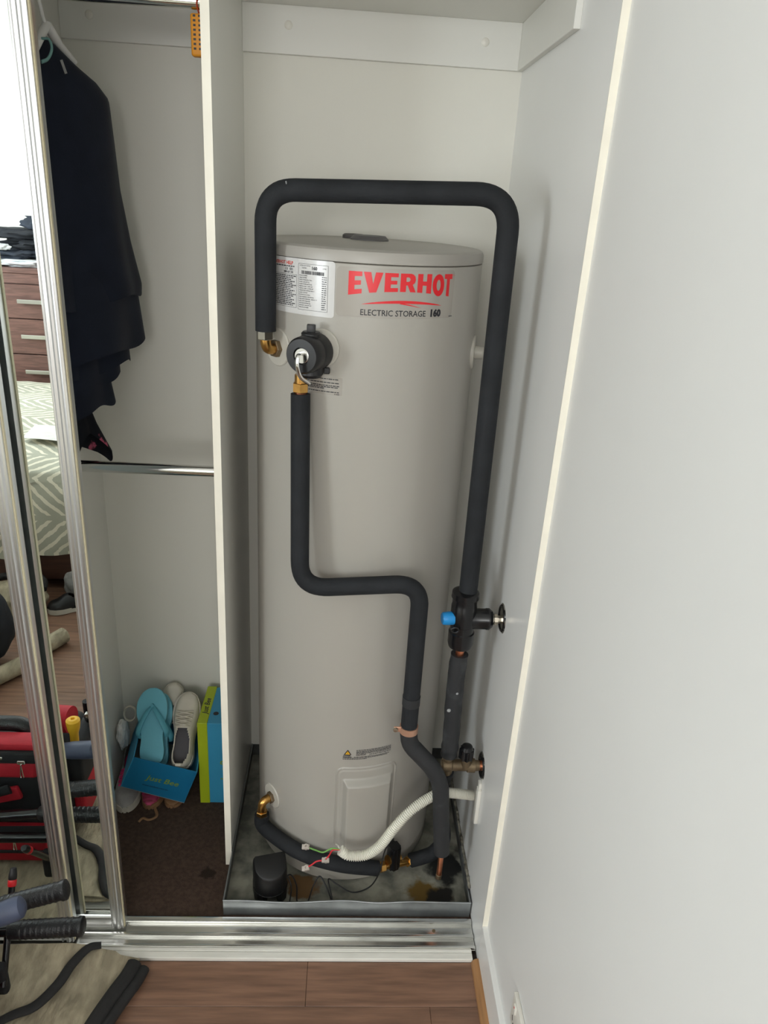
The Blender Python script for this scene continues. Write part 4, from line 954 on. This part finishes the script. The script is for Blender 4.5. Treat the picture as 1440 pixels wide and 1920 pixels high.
grip_tool('cutter_handle', 'black ribbed cutter handle pointing up toward the door frame', 'tool handle', U(127, 1667, z=.300), U(-120, 1730, z=.24), .0195, 'grip', 'black_gloss')
grip_tool('cutter_handle', 'black ribbed cutter handle lying level above the drop cloth', 'tool handle', U(158, 1737, z=.205), U(-130, 1752, z=.19), .0195, 'grip', 'black_gloss')
t_ = thing('screwdriver', 'blue rounded screwdriver handle between the black cutter handles', 'screwdriver', tuple(U(-60, 1735, z=.25)))
bt0, bt1 = U(40, 1700, z=.342), U(-80, 1745, z=.312)
add('handle', lathe([(.0, -.008), (.012, -.006), (.020, 0), (.022, .010), (.0215, .06), (.018, .10)], bt0, bt1-bt0, 24), 'grip_blue', t_, smooth=40)
add('shaft', rod(bt0+(bt1-bt0).normalized()*.095, bt1+(bt1-bt0).normalized()*.008, .005, 12), 'steel', t_, smooth=40)
t_ = thing('pickup_tool', 'thin black upright tool with a red ring near its tip', 'tool', tuple(U(12, 1830, z=.10)))
r0, r1 = U(25, 1630, z=.262), U(6, 1850, z=.080)
dr = (r1-r0).normalized()
add('rod', rod(r0+dr*.03, r1, .0068, 14), 'black_gloss', t_, smooth=40)
add('tip', lathe([(.0035, -.004), (.0062, -.003), (.0085, .010), (.0085, .018), (.007, .022)], r0, dr, 18), 'black_plastic', t_, smooth=40)
add('red_ring', lathe([(.0082, .020), (.0088, .022), (.0088, .031), (.0080, .033)], r0, dr, 18), 'red', t_, smooth=40, label='glossy red ring')
add('holster', box(-.030, .006, .000, .022, -.03, .05, .008, 3, Matrix.Translation(r1)), 'bag_black', t_, smooth=40)
t_ = thing('yellow_screwdriver', 'yellow handled screwdriver standing in the tool bag', 'screwdriver', (-1.0, -.25, .26))
add('handle', lathe([(.006, .0), (.010, .004), (.011, .045), (.015, .058), (.017, .074), (.017, .084), (.011, .089), (.005, .089), (.004, .085), (0, .085)], (-1.004, -.215, .291), (.03, .02, 1), 20), 'yellow', t_, smooth=40)
add('collar', rod((-1.004, -.215, .2895), (-1.004, -.215, .292), .0075, 12), 'black_plastic', t_, smooth=40)
t_ = thing('tool_pouch_pliers', 'dark pliers with grey handles standing at the end of the tool bag', 'pliers', (-1.0, -.32, .289))
for s_ in (-1, 1): add('handle', tube(spline([(-1.006, -.325, .289), (-1.002+.008*s_, -.322+.01*s_, .31), (-.998+.012*s_, -.318+.012*s_, .345)], 6), .0095, 10), 'bag_black', t_, smooth=50)
add('pivot', lathe([(.008, -.006), (.008, .006), (.003, .007), (.003, .004), (0, .004)], (-1.0, -.303, .320), (0, 1, 0), 16), 'steel', t_, smooth=40)

# ================================================================ ROOM BEHIND THE CAMERA (seen in the mirrors)
dr_ = thing('dresser', 'dark brown timber chest of drawers with steel bar handles', 'chest of drawers', (-2.1, -3.28, 0))
DX0, DX1, DY = -2.62, -1.62, -3.05
add('carcass', box(DX0, DX1, -3.52, DY-.004, .05, 1.125), 'wood_dark', dr_)
add('top_board', box(DX0-.012, DX1+.012, -3.53, DY+.014, 1.125, 1.150, .002, 2), 'wood_dark', dr_)
add('plinth', box(DX0+.02, DX1-.02, -3.5, DY-.03, 0, .05), 'wood_dark', dr_)
dz = [1.122, 1.068, .880, .682, .482, .282, .06]
add('fascia', box(DX0, DX1, DY-.006, DY+.012, 1.071, 1.123, .0015, 1), 'wood_dark', dr_)
for a, b in zip(dz[1:], dz[2:]):
    for xx0, xx1 in ((DX0+.003, DX1-.003),):
        f_ = add('drawer_front', box(xx0, xx1, DY-.006, DY+.014, b+.003, a-.003, .002, 1), 'wood_dark', dr_)
        zc_ = (a+b)/2+.003
        for hx in (-2.188, -1.90):
            add('handle', joinbm(box(hx, hx+.17, DY+.030, DY+.038, zc_-.011, zc_+.011, .0015, 1), box(hx+.01, hx+.02, DY+.012, DY+.032, zc_-.005, zc_+.005), box(hx+.15, hx+.16, DY+.012, DY+.032, zc_-.005, zc_+.005)), 'steel', f_)
def folded(cx, cy, rx, ry, z0, z1, seed):
    b = lump((cx, cy, (z0+z1)/2), rx, ry, (z1-z0)*.75, seed, .45, 2.3)
    for v in b.verts: v.co.z = min(max(v.co.z, z0), z1)
    return b
for i, (cx, cy, rx, ry, z0, z1, mt_, lb) in enumerate([
        (-2.20, -3.22, .20, .125, 1.1502, 1.190, 'white_cloth', 'white crumpled towel at the bottom of the heap on the dresser'),
        (-2.24, -3.24, .20, .120, 1.190, 1.236, 'denim', 'blue denim folded low in the heap on the dresser'),
        (-2.12, -3.30, .19, .110, 1.236, 1.288, 'dark_cloth', 'charcoal speckled shirt in the middle of the heap on the dresser'),
        (-2.20, -3.30, .20, .110, 1.288, 1.345, 'dark_cloth', 'charcoal jumper near the top of the heap on the dresser'),
        (-2.06, -3.30, .13, .100, 1.345, 1.412, 'denim', 'dark blue jeans on top of the heap on the dresser')]):
    add('clothing_item', folded(cx, cy, rx, ry, z0, z1, i*3.1+1), mt_, label=lb, cat='clothing', smooth=70, group='clothes heaped on the dresser')
add('sock', folded(-2.29, -3.12, .050, .022, 1.236, 1.268, 9), 'white_cloth', label='white sock tucked into the heap on the dresser', cat='sock', smooth=70)
# bed
bd = thing('bed', 'low dark timber bed behind the camera side of the room', 'bed', (-1.85, -2.28, 0)); bd['label'] = 'low dark timber bed with side rail, seen in the mirror'
BX0, BX1, BY0, BY1 = -2.95, -.85, -2.915, -1.53
add('side_rail', box(BX0, BX1, BY1-.03, BY1, .055, .28, .003, 1), 'bed_wood', bd); add('side_rail', box(BX0, BX1, BY0, BY0+.03, .055, .28, .003, 1), 'bed_wood', bd)
add('foot_rail', box(BX0, BX0+.03, BY0, BY1, .055, .28, .003, 1), 'bed_wood', bd); add('headboard', box(BX1-.03, BX1, BY0, BY1, .055, .9, .003, 1), 'bed_wood', bd)
for lx in (BX0+.06, BX1-.08):
    for ly in (BY0+.05, BY1-.08): add('leg', box(lx-.025, lx+.025, ly-.025, ly+.025, 0, .07), 'bed_wood', bd)
add('mattress', box(BX0+.03, BX1-.03, BY0+.03, BY1-.03, .2, .53, .04, 3), 'mattress', bd, smooth=40)
hemz = .195
prof = [(-1.502, hemz), (-1.492, .30), (-1.498, .44), (-1.515, .515), (-1.56, .552), (-1.75, .570), (-2.3, .575), (-2.80, .565), (-2.93, .53), (-2.965, .44), (-2.96, .25)]
pp = spline([Vector((0, a, b)) for a, b in prof], 8); acc = [0]
for a, b in zip(pp, pp[1:]): acc.append(acc[-1]+(b-a).length)
NX = 120
def quilt_fn(u, v):
    k = v*(len(pp)-1); i = min(int(k), len(pp)-2); p = pp[i].lerp(pp[i+1], k-i); x = -2.98+2.075*u
    wv = .012*nz((x*5, p.y*5, p.z*5))+.007*nz((x*13, p.y*11, p.z*13)); side = 1 if p.z < .5 else 0
    return Vector((x, p.y+wv*side*1.3, p.z+wv*(1-side)+(.012*math.sin(x*9) if k < 2 else 0)))
qo = add('quilt', sheet(NX, len(pp)-1, quilt_fn, .012), 'quilt', label='sage and cream zigzag quilt spread over the bed', cat='quilt', smooth=70)
uvl = qo.data.uv_layers.new(name='UVMap')
def arc(y, z): 
    best = min(range(len(pp)), key=lambda i: (pp[i].y-y)**2+(pp[i].z-z)**2); return acc[best]
cache = [(v.co.x, arc(v.co.y, v.co.z)) for v in qo.data.vertices]
for l in qo.data.loops: uvl.data[l.index].uv = cache[l.vertex_index]
add('letter', sheet(6, 4, lambda u, v: Vector((-1.74+.24*u+.02*v, -1.98+.20*v+.05*u, .592+.006*math.sin(3*u))), .001), 'paper', label='white printed letter lying on the quilt', cat='paper')
# things on the floor by the bed
shoe('black_shoe', 'black slip-on shoe on the floor beside the bed', 'shoe', (-1.36, -1.41, 0), (-1.52, -1.35, 0), (0, -.1, 1), 'black_plastic', 'sole_white', .095, .085, .02, inner='tan')
add('grey_sock', lump((-1.445, -1.485, .052), .050, .026, .066, 5, .25, flatb=True), 'grey_mesh', label='crumpled grey sock behind the black shoe by the bed', cat='sock', smooth=60)
tb_ = thing('canvas_bag', 'tan canvas bag with dark rim on the floor near the bed', 'bag', (-1.62, -1.36, 0))
add('body', lump((-1.66, -1.36, .07), .13, .09, .085, 2, .15, flatb=True), 'canvas', tb_, smooth=60)
add('rim', tube(spline([(-1.76, -1.42, .13), (-1.66, -1.45, .145), (-1.55, -1.41, .12), (-1.53, -1.36, .10)], 6), .014, 10), 'binding', tb_, smooth=60)
bk = thing('backpack', 'black backpack with a yellow tag standing on the bedroom floor', 'backpack', (-1.62, -1.04, 0))
add('body', lump((-1.64, -1.05, .17), .15, .11, .165, 6, .12, 1.6, flatb=True), 'backpack', bk, smooth=60)
add('front_pocket', box(-1.72, -1.54, -.975, -.930, .04, .20, .018, 3), 'backpack', bk, smooth=40)
add('tag', box(-1.555, -1.535, -.929, -.926, .13, .15), 'yellow', bk)
add('strap', tube(spline([(-1.70, -.97, .30), (-1.64, -.95, .355), (-1.57, -.97, .29)], 6), .012, 10, flat=.5), 'backpack', bk, smooth=60)
add('rolled_canvas', tube(spline([(-1.78, -.68, .030), (-1.60, -.82, .032), (-1.44, -1.03, .032), (-1.38, -1.14, .030)], 6), .030, 16), 'canvas', label='rolled pale canvas strip on the floor before the backpack', cat='canvas roll', smooth=60)
